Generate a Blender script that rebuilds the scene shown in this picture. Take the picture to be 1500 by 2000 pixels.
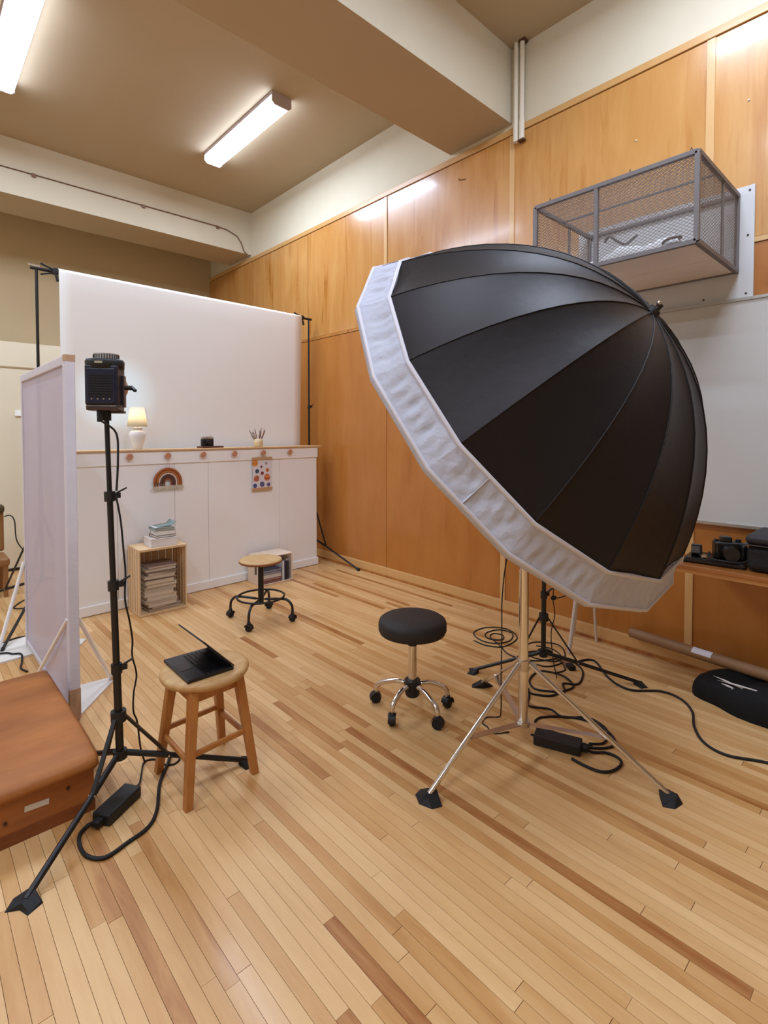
import bpy, math, random
import numpy as np
from mathutils import Vector, Matrix

for o in list(bpy.data.objects):
    bpy.data.objects.remove(o, do_unlink=True)
scn = bpy.context.scene
COL = scn.collection
random.seed(7)

# ------------------------------------------------------------------ camera, world, exposure
XW = 3.45            # face of the right wall
YB = 7.51            # back wall
ZC = 4.28            # ceiling
ZB = 3.736           # underside of the beams
EYE = 1.4
YAW, PITCH = 0.7483, 0.0295
cam_d = bpy.data.cameras.new('camera')
cam = bpy.data.objects.new('camera', cam_d)
COL.objects.link(cam)
cam.location = (0, 0, EYE)
cam.rotation_euler = (math.pi / 2 - PITCH, 0, -YAW)
cam_d.sensor_fit = 'VERTICAL'
cam_d.sensor_height = 36.0
cam_d.lens = 1019.5 * 36.0 / 2000.0
cam_d.shift_y = -(1000 - 874.8) / 2000.0
cam_d.clip_start = 0.05
scn.camera = cam

world = bpy.data.worlds.new('world')
scn.world = world
world.use_nodes = True
bgn = world.node_tree.nodes['Background']
bgn.inputs[0].default_value = (1.0, 0.85, 0.68, 1)
bgn.inputs[1].default_value = 0.02

TUBE_POWER = 16.0     # emission strength of the ceiling diffusers
LAMP_WATTS = 42.0     # downward output of each fixture
LAMP_RGB = (0.80, 0.95, 1.20)
vs = scn.view_settings
vs.view_transform = 'Standard'
vs.look = 'None'
vs.exposure = -0.42
vs.gamma = 1.0
vs.use_curve_mapping = False

# ------------------------------------------------------------------ materials
def lin(c):
    return tuple(((v / 255.0) / 12.92 if v <= 10 else (((v / 255.0) + 0.055) / 1.055) ** 2.4) for v in c)

MATS = {}
def mat(name, rgb, rough=0.6, metal=0.0, var=0.0, scale=(6, 6, 6), bump=0.0, bscale=60.0, transl=0.0, alpha=1.0,
        emit=0.0, ecol=None, spec=0.5, sheen=0.0, rgb2=None, coat=0.0):
    if name in MATS:
        return MATS[name]
    m = bpy.data.materials.new(name)
    m.use_nodes = True
    nt = m.node_tree
    p = nt.nodes['Principled BSDF']
    out = nt.nodes['Material Output']
    c = lin(rgb)
    p.inputs['Base Color'].default_value = (*c, 1)
    p.inputs['Roughness'].default_value = rough
    p.inputs['Metallic'].default_value = metal
    p.inputs['Specular IOR Level'].default_value = spec
    p.inputs['Sheen Weight'].default_value = sheen
    p.inputs['Coat Weight'].default_value = coat
    if emit:
        p.inputs['Emission Color'].default_value = (*(lin(ecol) if ecol else c), 1)
        p.inputs['Emission Strength'].default_value = emit
    geo = nt.nodes.new('ShaderNodeNewGeometry')
    if var or rgb2:
        mp = nt.nodes.new('ShaderNodeMapping')
        mp.inputs['Scale'].default_value = scale
        nt.links.new(geo.outputs['Position'], mp.inputs['Vector'])
        nz = nt.nodes.new('ShaderNodeTexNoise')
        nz.inputs['Scale'].default_value = 1.0
        nz.inputs['Detail'].default_value = 5.0
        nz.inputs['Roughness'].default_value = 0.6
        nt.links.new(mp.outputs['Vector'], nz.inputs['Vector'])
        rp = nt.nodes.new('ShaderNodeValToRGB')
        rp.color_ramp.elements[0].position = 0.3
        rp.color_ramp.elements[1].position = 0.7
        if rgb2:
            a, b = lin(rgb2), c
        else:
            a, b = tuple(v * (1 - var) for v in c), tuple(min(1, v * (1 + var)) for v in c)
        rp.color_ramp.elements[0].color = (*a, 1)
        rp.color_ramp.elements[1].color = (*b, 1)
        nt.links.new(nz.outputs['Fac'], rp.inputs['Fac'])
        nt.links.new(rp.outputs['Color'], p.inputs['Base Color'])
    if bump:
        bz = nt.nodes.new('ShaderNodeTexNoise')
        bz.inputs['Scale'].default_value = bscale
        bz.inputs['Detail'].default_value = 4.0
        nt.links.new(geo.outputs['Position'], bz.inputs['Vector'])
        bp = nt.nodes.new('ShaderNodeBump')
        bp.inputs['Strength'].default_value = bump
        bp.inputs['Distance'].default_value = 0.01
        nt.links.new(bz.outputs['Fac'], bp.inputs['Height'])
        nt.links.new(bp.outputs['Normal'], p.inputs['Normal'])
    sh = p.outputs['BSDF']
    if transl:
        t = nt.nodes.new('ShaderNodeBsdfTranslucent')
        t.inputs['Color'].default_value = (*c, 1)
        mx = nt.nodes.new('ShaderNodeMixShader')
        mx.inputs[0].default_value = transl
        nt.links.new(sh, mx.inputs[1]); nt.links.new(t.outputs[0], mx.inputs[2])
        sh = mx.outputs[0]
    if alpha < 1:
        t = nt.nodes.new('ShaderNodeBsdfTransparent')
        mx = nt.nodes.new('ShaderNodeMixShader')
        mx.inputs[0].default_value = alpha
        nt.links.new(t.outputs[0], mx.inputs[1]); nt.links.new(sh, mx.inputs[2])
        sh = mx.outputs[0]
    nt.links.new(sh, out.inputs['Surface'])
    MATS[name] = m
    return m

def wood_planks(name, dark, mid, pale, grain, rough, gscale, axis_scale, coat=0.0, roughvar=0.1, streak=0.0):
    """wood whose tone comes from each piece's own 'tone' attribute, with grain along one axis"""
    m = bpy.data.materials.new(name); m.use_nodes = True
    nt = m.node_tree; N = nt.nodes; Lk = nt.links.new
    p = N['Principled BSDF']
    at = N.new('ShaderNodeAttribute'); at.attribute_name = 'tone'
    sep = N.new('ShaderNodeSeparateColor'); Lk(at.outputs['Color'], sep.inputs[0])
    rp = N.new('ShaderNodeValToRGB')
    e = rp.color_ramp.elements
    e[0].position = 0.0; e[0].color = (*lin(dark), 1)
    e[1].position = 1.0; e[1].color = (*lin(pale), 1)
    k = e.new(0.35); k.color = (*lin(mid), 1)
    geo = N.new('ShaderNodeNewGeometry')
    off = N.new('ShaderNodeVectorMath'); off.operation = 'MULTIPLY_ADD'
    cmb = N.new('ShaderNodeCombineXYZ')
    Lk(sep.outputs[2], cmb.inputs[0]); Lk(sep.outputs[2], cmb.inputs[1]); Lk(sep.outputs[2], cmb.inputs[2])
    off.inputs[1].default_value = (37, 53, 71)
    Lk(cmb.outputs[0], off.inputs[0]); Lk(geo.outputs['Position'], off.inputs[2])
    mp = N.new('ShaderNodeMapping'); mp.inputs['Scale'].default_value = axis_scale
    Lk(off.outputs[0], mp.inputs['Vector'])
    nz = N.new('ShaderNodeTexNoise'); nz.inputs['Scale'].default_value = gscale
    nz.inputs['Detail'].default_value = 6; nz.inputs['Roughness'].default_value = 0.62
    nz.inputs['Distortion'].default_value = 0.6
    Lk(mp.outputs[0], nz.inputs['Vector'])
    ma = N.new('ShaderNodeMath'); ma.operation = 'SUBTRACT'; ma.inputs[1].default_value = 0.5
    Lk(nz.outputs['Fac'], ma.inputs[0])
    mm = N.new('ShaderNodeMath'); mm.operation = 'MULTIPLY_ADD'; mm.inputs[1].default_value = grain
    Lk(ma.outputs[0], mm.inputs[0]); Lk(sep.outputs[0], mm.inputs[2])
    last = mm.outputs[0]
    if streak:
        m2 = N.new('ShaderNodeMapping'); m2.inputs['Scale'].default_value = (13, 13, 0.75)
        Lk(off.outputs[0], m2.inputs['Vector'])
        n2 = N.new('ShaderNodeTexNoise'); n2.inputs['Scale'].default_value = 1.0; n2.inputs['Detail'].default_value = 5
        n2.inputs['Distortion'].default_value = 1.2
        Lk(m2.outputs[0], n2.inputs['Vector'])
        mr = N.new('ShaderNodeMapRange'); mr.inputs[1].default_value = 0.56; mr.inputs[2].default_value = 0.76
        mr.inputs[3].default_value = 0.0; mr.inputs[4].default_value = -streak
        Lk(n2.outputs['Fac'], mr.inputs[0])
        ad = N.new('ShaderNodeMath'); ad.operation = 'ADD'
        Lk(mr.outputs[0], ad.inputs[0]); Lk(last, ad.inputs[1]); last = ad.outputs[0]
    Lk(last, rp.inputs['Fac'])
    Lk(rp.outputs['Color'], p.inputs['Base Color'])
    rr = N.new('ShaderNodeMath'); rr.operation = 'MULTIPLY_ADD'
    rr.inputs[1].default_value = roughvar; rr.inputs[2].default_value = rough
    Lk(nz.outputs['Fac'], rr.inputs[0]); Lk(rr.outputs[0], p.inputs['Roughness'])
    p.inputs['Coat Weight'].default_value = coat
    p.inputs['Coat Roughness'].default_value = 0.12
    bp = N.new('ShaderNodeBump'); bp.inputs['Strength'].default_value = 0.06; bp.inputs['Distance'].default_value = 0.002
    Lk(nz.outputs['Fac'], bp.inputs['Height']); Lk(bp.outputs[0], p.inputs['Normal'])
    return m

M_PLASTER = mat('painted_plaster', (222, 211, 186), 0.75, var=0.03, scale=(2, 2, 2), bump=0.05, bscale=90)
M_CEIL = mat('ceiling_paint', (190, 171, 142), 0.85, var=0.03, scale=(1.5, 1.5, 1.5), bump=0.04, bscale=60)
M_CREAM = mat('cream_paint', (226, 214, 186), 0.7, var=0.02, scale=(3, 3, 3))
M_TAUPE = mat('taupe_paint', (206, 184, 146), 0.8, var=0.04, scale=(2, 2, 2))
M_DARKGAP = mat('gap_dark', (60, 28, 10), 0.9)
M_SUB = mat('subfloor_dark', (58, 34, 16), 0.9)
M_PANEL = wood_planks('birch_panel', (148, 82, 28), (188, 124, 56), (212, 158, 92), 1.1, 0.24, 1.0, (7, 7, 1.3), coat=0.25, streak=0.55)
M_PANELLOW = wood_planks('birch_panel_low', (142, 76, 24), (178, 110, 44), (198, 134, 66), 0.9, 0.26, 1.0, (5, 5, 1.6), coat=0.2, streak=0.2)  # fewer streaks; light falloff and shadow low on the wall put into darker tones
M_BATTEN = wood_planks('birch_batten', (186, 130, 66), (208, 158, 96), (224, 180, 122), 0.4, 0.3, 1.0, (9, 9, 1.5), coat=0.2)
M_FLOOR = wood_planks('maple_strip', (152, 90, 36), (196, 144, 84), (226, 184, 128), 0.85, 0.38, 1.0, (16, 2.2, 10), coat=0.08)
M_BLACK = mat('black_metal', (17, 16, 17), 0.38, 0.0, spec=0.5)
M_BLKPL = mat('black_plastic', (20, 18, 18), 0.5)
M_RUBBER = mat('black_rubber', (16, 14, 13), 0.7, bump=0.1)
M_CHROME = mat('chrome', (225, 218, 208), 0.16, 1.0)
M_BRUSH = mat('brushed_steel', (200, 190, 178), 0.3, 1.0)
M_WHITE = mat('white_paint', (250, 249, 246), 0.55, var=0.015, scale=(3, 3, 3))
M_PAPER = mat('white_paper', (244, 240, 234), 0.85)
M_CRATEW = mat('pine_raw', (222, 188, 142), 0.65, var=0.14, scale=(40, 40, 3), bump=0.06)
M_CRATEP = mat('pine_pale', (232, 212, 190), 0.65, var=0.07, scale=(4, 30, 30))
M_STOOLW = mat('stool_beech', (190, 126, 62), 0.45, rgb2=(164, 98, 40), scale=(30, 30, 4), coat=0.15)
M_STOOLT = mat('stool_top_worn', (206, 166, 112), 0.5, rgb2=(184, 136, 80), scale=(10, 40, 10))
M_SEATW = mat('seat_ply', (206, 170, 116), 0.5, rgb2=(190, 150, 96), scale=(30, 8, 8))
M_BOXW = mat('box_oak', (184, 112, 54), 0.45, rgb2=(140, 76, 30), scale=(2.5, 9, 16), coat=0.15)
M_PAD = mat('tan_leather', (176, 108, 46), 0.6, rgb2=(140, 80, 28), scale=(2, 7, 7), bump=0.1, bscale=140)
M_FABRIC = mat('umbrella_black', (5, 4, 4), 0.5, spec=0.40, sheen=0.05, bump=0.08, bscale=30)
M_FABRIC.node_tree.nodes['Principled BSDF'].inputs['Specular Tint'].default_value = (1.0, .86, .84, 1)
M_LINING = mat('umbrella_lining', (215, 215, 218), 0.6)
M_SKIRT = mat('diffusion_white', (214, 214, 224), 0.75, transl=0.3, bump=0.8, bscale=26)
M_HEM = mat('hem_white', (212, 206, 210), 0.7)
M_DIFF = mat('diffusion_panel', (206, 200, 214), 0.8, transl=0.45, alpha=0.93)  # lavender tint puts the bluish light on the fabric into its colour
M_CLOTH = mat('frame_wrap', (216, 210, 216), 0.85, bump=0.2, bscale=80, var=0.04, scale=(10, 10, 10))
M_GREY = mat('grey_steel', (122, 114, 112), 0.5, var=0.06, scale=(20, 20, 20))
M_WB = mat('whiteboard', (206, 202, 196), 0.25)
M_PLYW = mat('white_ply', (214, 212, 210), 0.6, var=0.03, scale=(5, 5, 5))

# ------------------------------------------------------------------ mesh building
class MB:
    def __init__(s):
        s.v = []; s.f = []; s.sm = []; s.tone = []
    def add(s, vs, fs, smooth=False, tone=None):
        b = len(s.v)
        s.v += [tuple(map(float, q)) for q in vs]
        for f in fs:
            s.f.append(tuple(i + b for i in f)); s.sm.append(smooth); s.tone.append(tone or (0.5, 0.5, 0.5))
        return s
    def box(s, c, d, R=None, tone=None):
        h = Vector(d) / 2; c = Vector(c); vs = []
        for z in (-1, 1):
            for x, y in ((-1, -1), (1, -1), (1, 1), (-1, 1)):
                q = Vector((x * h.x, y * h.y, z * h.z))
                if R is not None: q = R @ q
                vs.append(c + q)
        return s.add(vs, [(3, 2, 1, 0), (4, 5, 6, 7), (0, 1, 5, 4), (1, 2, 6, 5), (2, 3, 7, 6), (3, 0, 4, 7)], tone=tone)
    def bb(s, x0, x1, y0, y1, z0, z1, tone=None):
        return s.box(((x0 + x1) / 2, (y0 + y1) / 2, (z0 + z1) / 2), (x1 - x0, y1 - y0, z1 - z0), tone=tone)
    def bar(s, p0, p1, w, h, up=(0, 0, 1)):
        p0 = Vector(p0); p1 = Vector(p1); d = (p1 - p0); L = d.length; d.normalize()
        up = Vector(up)
        if abs(d.dot(up)) > 0.98: up = Vector((1, 0, 0))
        x = d.cross(up).normalized(); z = x.cross(d)
        R = Matrix((x, d, z)).transposed()
        return s.box((p0 + p1) / 2, (w, L, h), R)
    def taper(s, p0, p1, w0, w1, x=(1, 0, 0), y=(0, 1, 0)):
        x = Vector(x).normalized(); y = Vector(y).normalized(); vs = []
        for p, w in ((Vector(p0), w0), (Vector(p1), w1)):
            for a, b in ((-1, -1), (1, -1), (1, 1), (-1, 1)):
                vs.append(p + x * a * w / 2 + y * b * w / 2)
        return s.add(vs, [(3, 2, 1, 0), (4, 5, 6, 7), (0, 1, 5, 4), (1, 2, 6, 5), (2, 3, 7, 6), (3, 0, 4, 7)])
    def frame(s, d):
        d = Vector(d).normalized(); up = Vector((0, 0, 1)) if abs(d.z) < 0.95 else Vector((1, 0, 0))
        a = d.cross(up).normalized(); return a, a.cross(d)
    def cyl(s, p0, p1, r0, r1=None, n=16, cap=True):
        r1 = r0 if r1 is None else r1
        p0 = Vector(p0); p1 = Vector(p1); a, b = s.frame(p1 - p0); vs = []
        for p, r in ((p0, r0), (p1, r1)):
            for i in range(n):
                t = 2 * math.pi * i / n
                vs.append(p + (a * math.cos(t) + b * math.sin(t)) * r)
        s.add(vs, [(i, (i + 1) % n, n + (i + 1) % n, n + i) for i in range(n)], True)
        if cap:
            s.add(vs[:n], [tuple(reversed(range(n)))]); s.add(vs[n:], [tuple(range(n))])
        return s
    def tube(s, pts, r, n=8, closed=False, smooth=0):
        P = [Vector(p) for p in pts]
        if smooth:
            Q = []
            m = len(P)
            rng = range(m if closed else m - 1)
            for i in rng:
                g = lambda k: P[k % m] if closed else P[max(0, min(m - 1, k))]
                a, b, c, d = g(i - 1), g(i), g(i + 1), g(i + 2)
                for j in range(smooth):
                    t = j / smooth
                    Q.append(0.5 * ((2 * b) + (c - a) * t + (2 * a - 5 * b + 4 * c - d) * t * t + (3 * b - a - 3 * c + d) * t ** 3))
            if not closed: Q.append(P[-1])
            P = Q
        m = len(P); vs = []; prev = None
        for i, p in enumerate(P):
            if closed: d = P[(i + 1) % m] - P[i - 1]
            else: d = P[min(i + 1, m - 1)] - P[max(i - 1, 0)]
            if d.length < 1e-9: d = Vector((0, 0, 1))
            d.normalize()
            if prev is None: a, b = s.frame(d)
            else:
                a = prev - d * prev.dot(d)
                if a.length < 1e-6: a, _ = s.frame(d)
                a.normalize(); b = d.cross(a)
            prev = a
            rr = r[i] if isinstance(r, (list, tuple)) else r
            for k in range(n):
                t = 2 * math.pi * k / n
                vs.append(p + (a * math.cos(t) + b * math.sin(t)) * rr)
        fs = []
        for i in range(m if closed else m - 1):
            j = (i + 1) % m
            for k in range(n):
                fs.append((i * n + k, i * n + (k + 1) % n, j * n + (k + 1) % n, j * n + k))
        s.add(vs, fs, True)
        if not closed:
            s.add(vs[:n], [tuple(reversed(range(n)))]); s.add(vs[-n:], [tuple(range(n))])
        return s
    def lathe(s, c, prof, n=28, R=None, smooth=True, sx=1.0, sy=1.0):
        c = Vector(c); vs = []
        for r, z in prof:
            for i in range(n):
                t = 2 * math.pi * i / n
                q = Vector((r * math.cos(t) * sx, r * math.sin(t) * sy, z))
                if R is not None: q = R @ q
                vs.append(c + q)
        fs = []
        for j in range(len(prof) - 1):
            for i in range(n):
                fs.append((j * n + i, j * n + (i + 1) % n, (j + 1) * n + (i + 1) % n, (j + 1) * n + i))
        s.add(vs, fs, smooth)
        if prof[0][0] > 1e-5: s.add(vs[:n], [tuple(reversed(range(n)))])
        if prof[-1][0] > 1e-5: s.add(vs[-n:], [tuple(range(n))])
        return s
    def ball(s, c, r, n=14, sx=1, sy=1, sz=1, R=None):
        prof = [(max(1e-6, math.sin(math.pi * i / n)) * r, -math.cos(math.pi * i / n) * r * sz) for i in range(n + 1)]
        return s.lathe(c, prof, n + 4, R=R, sx=sx, sy=sy)
    def prism(s, pts, z0, z1):
        n = len(pts); vs = [(x, y, z0) for x, y in pts] + [(x, y, z1) for x, y in pts]
        ar = sum(pts[i][0] * pts[(i + 1) % n][1] - pts[(i + 1) % n][0] * pts[i][1] for i in range(n))
        t, b = tuple(range(n, 2 * n)), tuple(reversed(range(n)))
        return s.add(vs, [b, t] + [(i, (i + 1) % n, n + (i + 1) % n, n + i) for i in range(n)])
    def grid(s, G, smooth=True, tone=None):
        nu = len(G); nv = len(G[0])
        return s.add([p for row in G for p in row],
                     [(i * nv + j, (i + 1) * nv + j, (i + 1) * nv + j + 1, i * nv + j + 1) for i in range(nu - 1) for j in range(nv - 1)], smooth, tone)

WL = {}
def root(name, loc, label, cat, group=None, rz=0.0):
    o = bpy.data.objects.new(name, None); COL.objects.link(o)
    o.empty_display_size = 0.05
    o.location = loc; o['label'] = label; o['category'] = cat
    if group: o['group'] = group
    WL[o.name] = Vector(loc)
    return o

def obj(name, mb, m, parent=None, label=None, cat=None, group=None, kind=None, bevel=0.0, origin=None, solid=0.0, tone=False, seg=2):
    V = np.array(mb.v)
    if parent is not None:
        off = WL[parent.name]
    elif origin is not None:
        off = Vector(origin)
    elif kind == 'structure':
        off = Vector((0, 0, 0))
    else:
        lo, hi = V.min(0), V.max(0)
        off = Vector(((lo[0] + hi[0]) / 2, (lo[1] + hi[1]) / 2, lo[2]))
    me = bpy.data.meshes.new(name)
    me.from_pydata((V - np.array(off)).tolist(), [], mb.f)
    me.polygons.foreach_set('use_smooth', mb.sm)
    if tone:
        ca = me.color_attributes.new('tone', 'FLOAT_COLOR', 'CORNER')
        a = []
        for p, t in zip(me.polygons, mb.tone):
            a += [*t, 1.0] * p.loop_total
        ca.data.foreach_set('color', a)
    me.update()
    o = bpy.data.objects.new(name, me); COL.objects.link(o)
    if m: me.materials.append(m)
    if parent is not None:
        o.parent = parent
    else:
        o.location = off
    WL[o.name] = off
    if bevel:
        b = o.modifiers.new('bevel', 'BEVEL'); b.width = bevel; b.segments = seg; b.limit_method = 'ANGLE'
        b.harden_normals = False
    if solid:
        so = o.modifiers.new('solid', 'SOLIDIFY'); so.thickness = solid
    if label: o['label'] = label
    if cat: o['category'] = cat
    if group: o['group'] = group
    if kind: o['kind'] = kind
    return o

def rz(a): return Matrix.Rotation(a, 3, 'Z')
def rx(a): return Matrix.Rotation(a, 3, 'X')
def ry(a): return Matrix.Rotation(a, 3, 'Y')
def rt(dark=0.0):
    return (random.random() * (1 - dark), random.random(), random.random())

# ------------------------------------------------------------------ setting: floor
W = 0.0408; GAP = 0.0012
floor = obj('floor', MB().bb(-4.6, XW + 0.1, -3.6, YB + 0.1, -0.10, -0.016), M_SUB, kind='structure')
planks = []
f3 = np.array([math.sin(YAW), math.cos(YAW)]); r3 = np.array([math.cos(YAW), -math.sin(YAW)])
x = 0.163 - W * 117
rg = random.Random(11)
while x < XW - 0.03:
    y = -3.55 - rg.random() * 1.5
    while y < YB:
        L = rg.choice((0.45, 0.6, 0.8, 1.0, 1.3, 1.7, 2.1)) * (0.8 + 0.4 * rg.random())
        y0, y1 = max(y, -3.55), min(y + L, YB)
        if y1 - y0 > 0.02:
            u = rg.random()
            t = 0.62 + 0.30 * rg.random() if u < 0.6 else (0.4 + 0.25 * rg.random() if u < 0.92 else 0.15 + 0.25 * rg.random())
            planks.append((x, x + W - GAP, y0, y1 - 0.0008, (t, rg.random(), rg.random())))
        y += L
    x += W
# boards whose ends and tone stand out in the photograph: (strip, y from, y to, tone)
FIXED = [(17, 0.2, 1.177, .12), (17, 1.177, 2.1, .80), (21, 0.1, 1.054, .42), (5, 1.611, 2.4, .38), (5, .6, 1.611, .72), (14, 0.1, .959, .15), (14, .959, 1.9, .85),
         (16, 0.1, .926, .35), (16, .926, 1.9, .8), (33, .3, 1.9, .10), (10, 1.2, 1.95, .30), (9, 1.25, 1.8, .45), (41, .1, 1.5, .35), (42, .0, 1.2, .22), (53, .1, 1.6, .18),
         (22, 1.2, 2.3, .9), (50, 2.6, 3.8, .12), (27, .5, 2.0, .5)]
def strip_of(px): return round((px - 0.163) / W)
keep = []
for pl in planks:
    k = strip_of(pl[0]); segs = [(pl[2], pl[3])]
    for fk, fa, fb_, ft_ in FIXED:
        if fk == k:
            segs = [q for a, b in segs for q in ((a, min(b, fa)), (max(a, fb_), b)) if q[1] - q[0] > 0.03]
    keep += [(pl[0], pl[1], a, b - 0.0008, pl[4]) for a, b in segs]
for fk, fa, fb_, ft_ in FIXED:
    keep.append((0.163 + W * fk, 0.163 + W * (fk + 1) - GAP, fa, fb_ - 0.0008, (ft_, rg.random(), rg.random())))
planks = keep
def shown(pl):
    x0, x1, y0, y1, _ = pl; best = 0
    ys = np.linspace(y0, y1, 12); w = 0
    for yy in ys:
        d = f3 @ np.array([x0, yy])
        if d > 0.3:
            sx = (r3 @ np.array([x0, yy])) / d * 1019.5 + 750; sy = 874.8 + 1019.5 * (EYE - d * PITCH) / d
            if 0 < sx < 1500 and 0 < sy < 2000:
                w += (y1 - y0) / 12 * (x1 - x0) * 1e6 / d ** 3
    return w
planks.sort(key=shown, reverse=True)
for x0, x1, y0, y1, t in planks[:300]:
    obj('plank', MB().bb(x0, x1, y0, y1, -0.016, 0, tone=t), M_FLOOR, floor, tone=True)
mb = MB()
for x0, x1, y0, y1, t in planks[300:]:
    mb.bb(x0, x1, y0, y1, -0.016, 0, tone=t)
obj('plank_field', mb, M_FLOOR, floor, kind='stuff', tone=True)

# ------------------------------------------------------------------ setting: walls, ceiling, beams
wr = obj('wall_right', MB().bb(XW, XW + 0.12, -3.6, YB + 0.1, -0.02, ZC), M_PLASTER, kind='structure')
obj('wall_back', MB().bb(-4.6, XW, YB, YB + 0.12, -0.02, ZC), M_TAUPE, kind='structure')
obj('wall_left', MB().bb(-4.6, -4.48, -3.6, YB, -0.02, ZC), M_PLASTER, kind='structure')
obj('wall_front', MB().bb(-4.6, XW, -3.7, -3.58, -0.02, ZC), M_PLASTER, kind='structure')
obj('ceiling', MB().bb(-4.6, XW + 0.12, -3.7, YB + 0.12, ZC, ZC + 0.1), M_CEIL, kind='structure')
obj('trim_1', MB().bb(-4.48, XW, 2.29, 2.893, ZB, ZC), M_PLASTER, kind='structure', label='deep painted ceiling beam across the near bay')
obj('trim_2', MB().bb(-4.48, XW, 6.285, 6.863, ZB, ZC), M_PLASTER, kind='structure', label='painted ceiling beam behind the paper backdrop')
obj('trim_3', MB().bb(-4.48, XW, -1.75, -1.15, ZB, ZC), M_PLASTER, kind='structure')
for nm, ya, yb in (('trim_5', 2.29, 2.893), ('trim_6', 6.285, 6.863)):  # thin slabs that give the beam undersides the darker ceiling colour
    obj(nm, MB().bb(-4.48, XW, ya, yb, ZB - .002, ZB), M_CEIL, kind='structure', label='darker brown underside of a beam')
# closet front below the back beam
obj('wall_closet', MB().bb(-4.48, 2.0, 6.40, YB, 0, 2.31), M_CREAM, kind='structure')
obj('baseboard_closet', MB().bb(-4.48, 2.0, 6.388, 6.40, 0, 0.028), mat('dark_base', (40, 26, 20), 0.6), kind='structure')
obj('trim_4', MB().bb(-4.48, 2.0, 6.392, 6.40, 2.05, 2.063), mat('tan_trim', (176, 150, 112), 0.6), kind='structure')

# wood panelling on the right wall
bx = XW - 0.004
obj('backing', MB().bb(bx, XW, -3.55, YB, 0.0, 3.64), M_DARKGAP, wr)
pt = XW - 0.014
J = [YB, 6.21, 4.97, 3.655, 2.295, 0.975, -0.35, -1.68, -3.0, -3.55]
for i in range(len(J) - 1):
    y1, y0 = J[i], J[i + 1]
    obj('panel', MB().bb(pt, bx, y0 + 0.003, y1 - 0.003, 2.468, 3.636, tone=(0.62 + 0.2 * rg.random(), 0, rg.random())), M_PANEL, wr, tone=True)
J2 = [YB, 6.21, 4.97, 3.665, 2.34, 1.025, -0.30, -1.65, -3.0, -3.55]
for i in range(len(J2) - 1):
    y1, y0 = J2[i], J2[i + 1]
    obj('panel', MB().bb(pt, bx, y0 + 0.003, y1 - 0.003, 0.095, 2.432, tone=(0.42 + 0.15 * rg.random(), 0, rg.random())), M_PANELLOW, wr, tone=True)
for y, z0, z1 in ((3.675, 2.468, 3.636), (2.275, 2.468, 3.636), (0.957, 2.468, 3.636), (-0.37, 2.468, 3.636),
                  (2.335, 0.095, 2.43), (1.025, 0.095, 2.43), (-0.30, 0.095, 2.43)):
    w = 0.042
    obj('batten', MB().bb(pt - 0.007, pt, y - w / 2, y + w / 2, z0, z1, tone=(0.8, 0, rg.random())), M_BATTEN, wr, tone=True)
obj('batten', MB().bb(pt - 0.007, bx, -3.55, 2.30, 2.436, 2.464, tone=(0.8, 0, .3)), M_BATTEN, wr, tone=True)
obj('batten', MB().bb(pt - 0.002, bx, 2.31, YB, 2.438, 2.466, tone=(0.35, 0, .7)), M_PANEL, wr, tone=True)
obj('top_rail', MB().bb(pt - 0.008, XW, -3.55, YB, 3.643, 3.69, tone=(0.45, 0, 0.2)), M_BATTEN, wr, tone=True, bevel=0.003)
obj('baseboard_right', MB().bb(XW - 0.028, XW - 0.004, -3.55, YB, 0, 0.086, tone=(0.5, 0, 0.6)).bb(XW - 0.02, XW - 0.004, -3.55, YB, 0.086, 0.094, tone=(0.9, 0, 0.6)),
    M_BATTEN, kind='structure', tone=True)
obj('trim_7', MB().bb(XW - 0.036, XW - 0.028, -3.55, YB, 0, 0.02, tone=(0.2, 0, 0.1)), M_PANEL, kind='structure', tone=True)

# ------------------------------------------------------------------ ceiling fixtures
M_TUBE = mat('lit_diffuser', (250, 246, 250), 0.4, emit=TUBE_POWER)
M_TUBE.node_tree.nodes['Principled BSDF'].inputs['Emission Color'].default_value = (*LAMP_RGB, 1)
M_CAP = mat('fixture_cap', (196, 180, 184), 0.5)
def fixture(x, y0, y1, label):
    t = root('ceiling_light', (x, (y0 + y1) / 2, ZC), label, 'ceiling light', 'fluorescent ceiling lights')
    w = 0.095
    obj('housing', MB().bb(x - w, x + w, y0, y1, ZC - 0.03, ZC), M_CAP, t, bevel=0.002)
    m = MB()
    pr_ = [(-w + .004, ZC - .03), (-w + .006, ZC - .075), (-w + .03, ZC - .1), (w - .03, ZC - .1), (w - .006, ZC - .075), (w - .004, ZC - .03)]
    a = [(x + px, y0 + .012, pz) for px, pz in pr_]; b = [(x + px, y1 - .012, pz) for px, pz in pr_]
    n = len(pr_)
    m.add(a + b, [(i, i + 1, n + i + 1, n + i) for i in range(n - 1)])
    obj('diffuser', m, M_TUBE, t)
    ld = bpy.data.lights.new('tube_light', 'AREA'); ld.shape = 'RECTANGLE'; ld.size = .13; ld.size_y = y1 - y0 - .03
    ld.energy = LAMP_WATTS; ld.color = LAMP_RGB
    lo = bpy.data.objects.new('tube_light', ld); COL.objects.link(lo); lo.parent = t
    lo.location = (0, 0, -.102)
    for yy, s_ in ((y0, 0), (y1 - .012, 0)):
        c = MB()
        q = [(x - w, ZC - .03), (x - w, ZC - .08), (x - w + .028, ZC - .103), (x + w - .028, ZC - .103), (x + w, ZC - .08), (x + w, ZC - .03)]
        vs_ = [(px, yy, pz) for px, pz in q] + [(px, yy + .012, pz) for px, pz in q]
        c.add(vs_, [tuple(range(6)), tuple(reversed(range(6, 12)))] + [(i, 6 + i, 6 + (i + 1) % 6, (i + 1) % 6) for i in range(6)])
        obj('end_cap', c, M_CAP, t)
    return t
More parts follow.
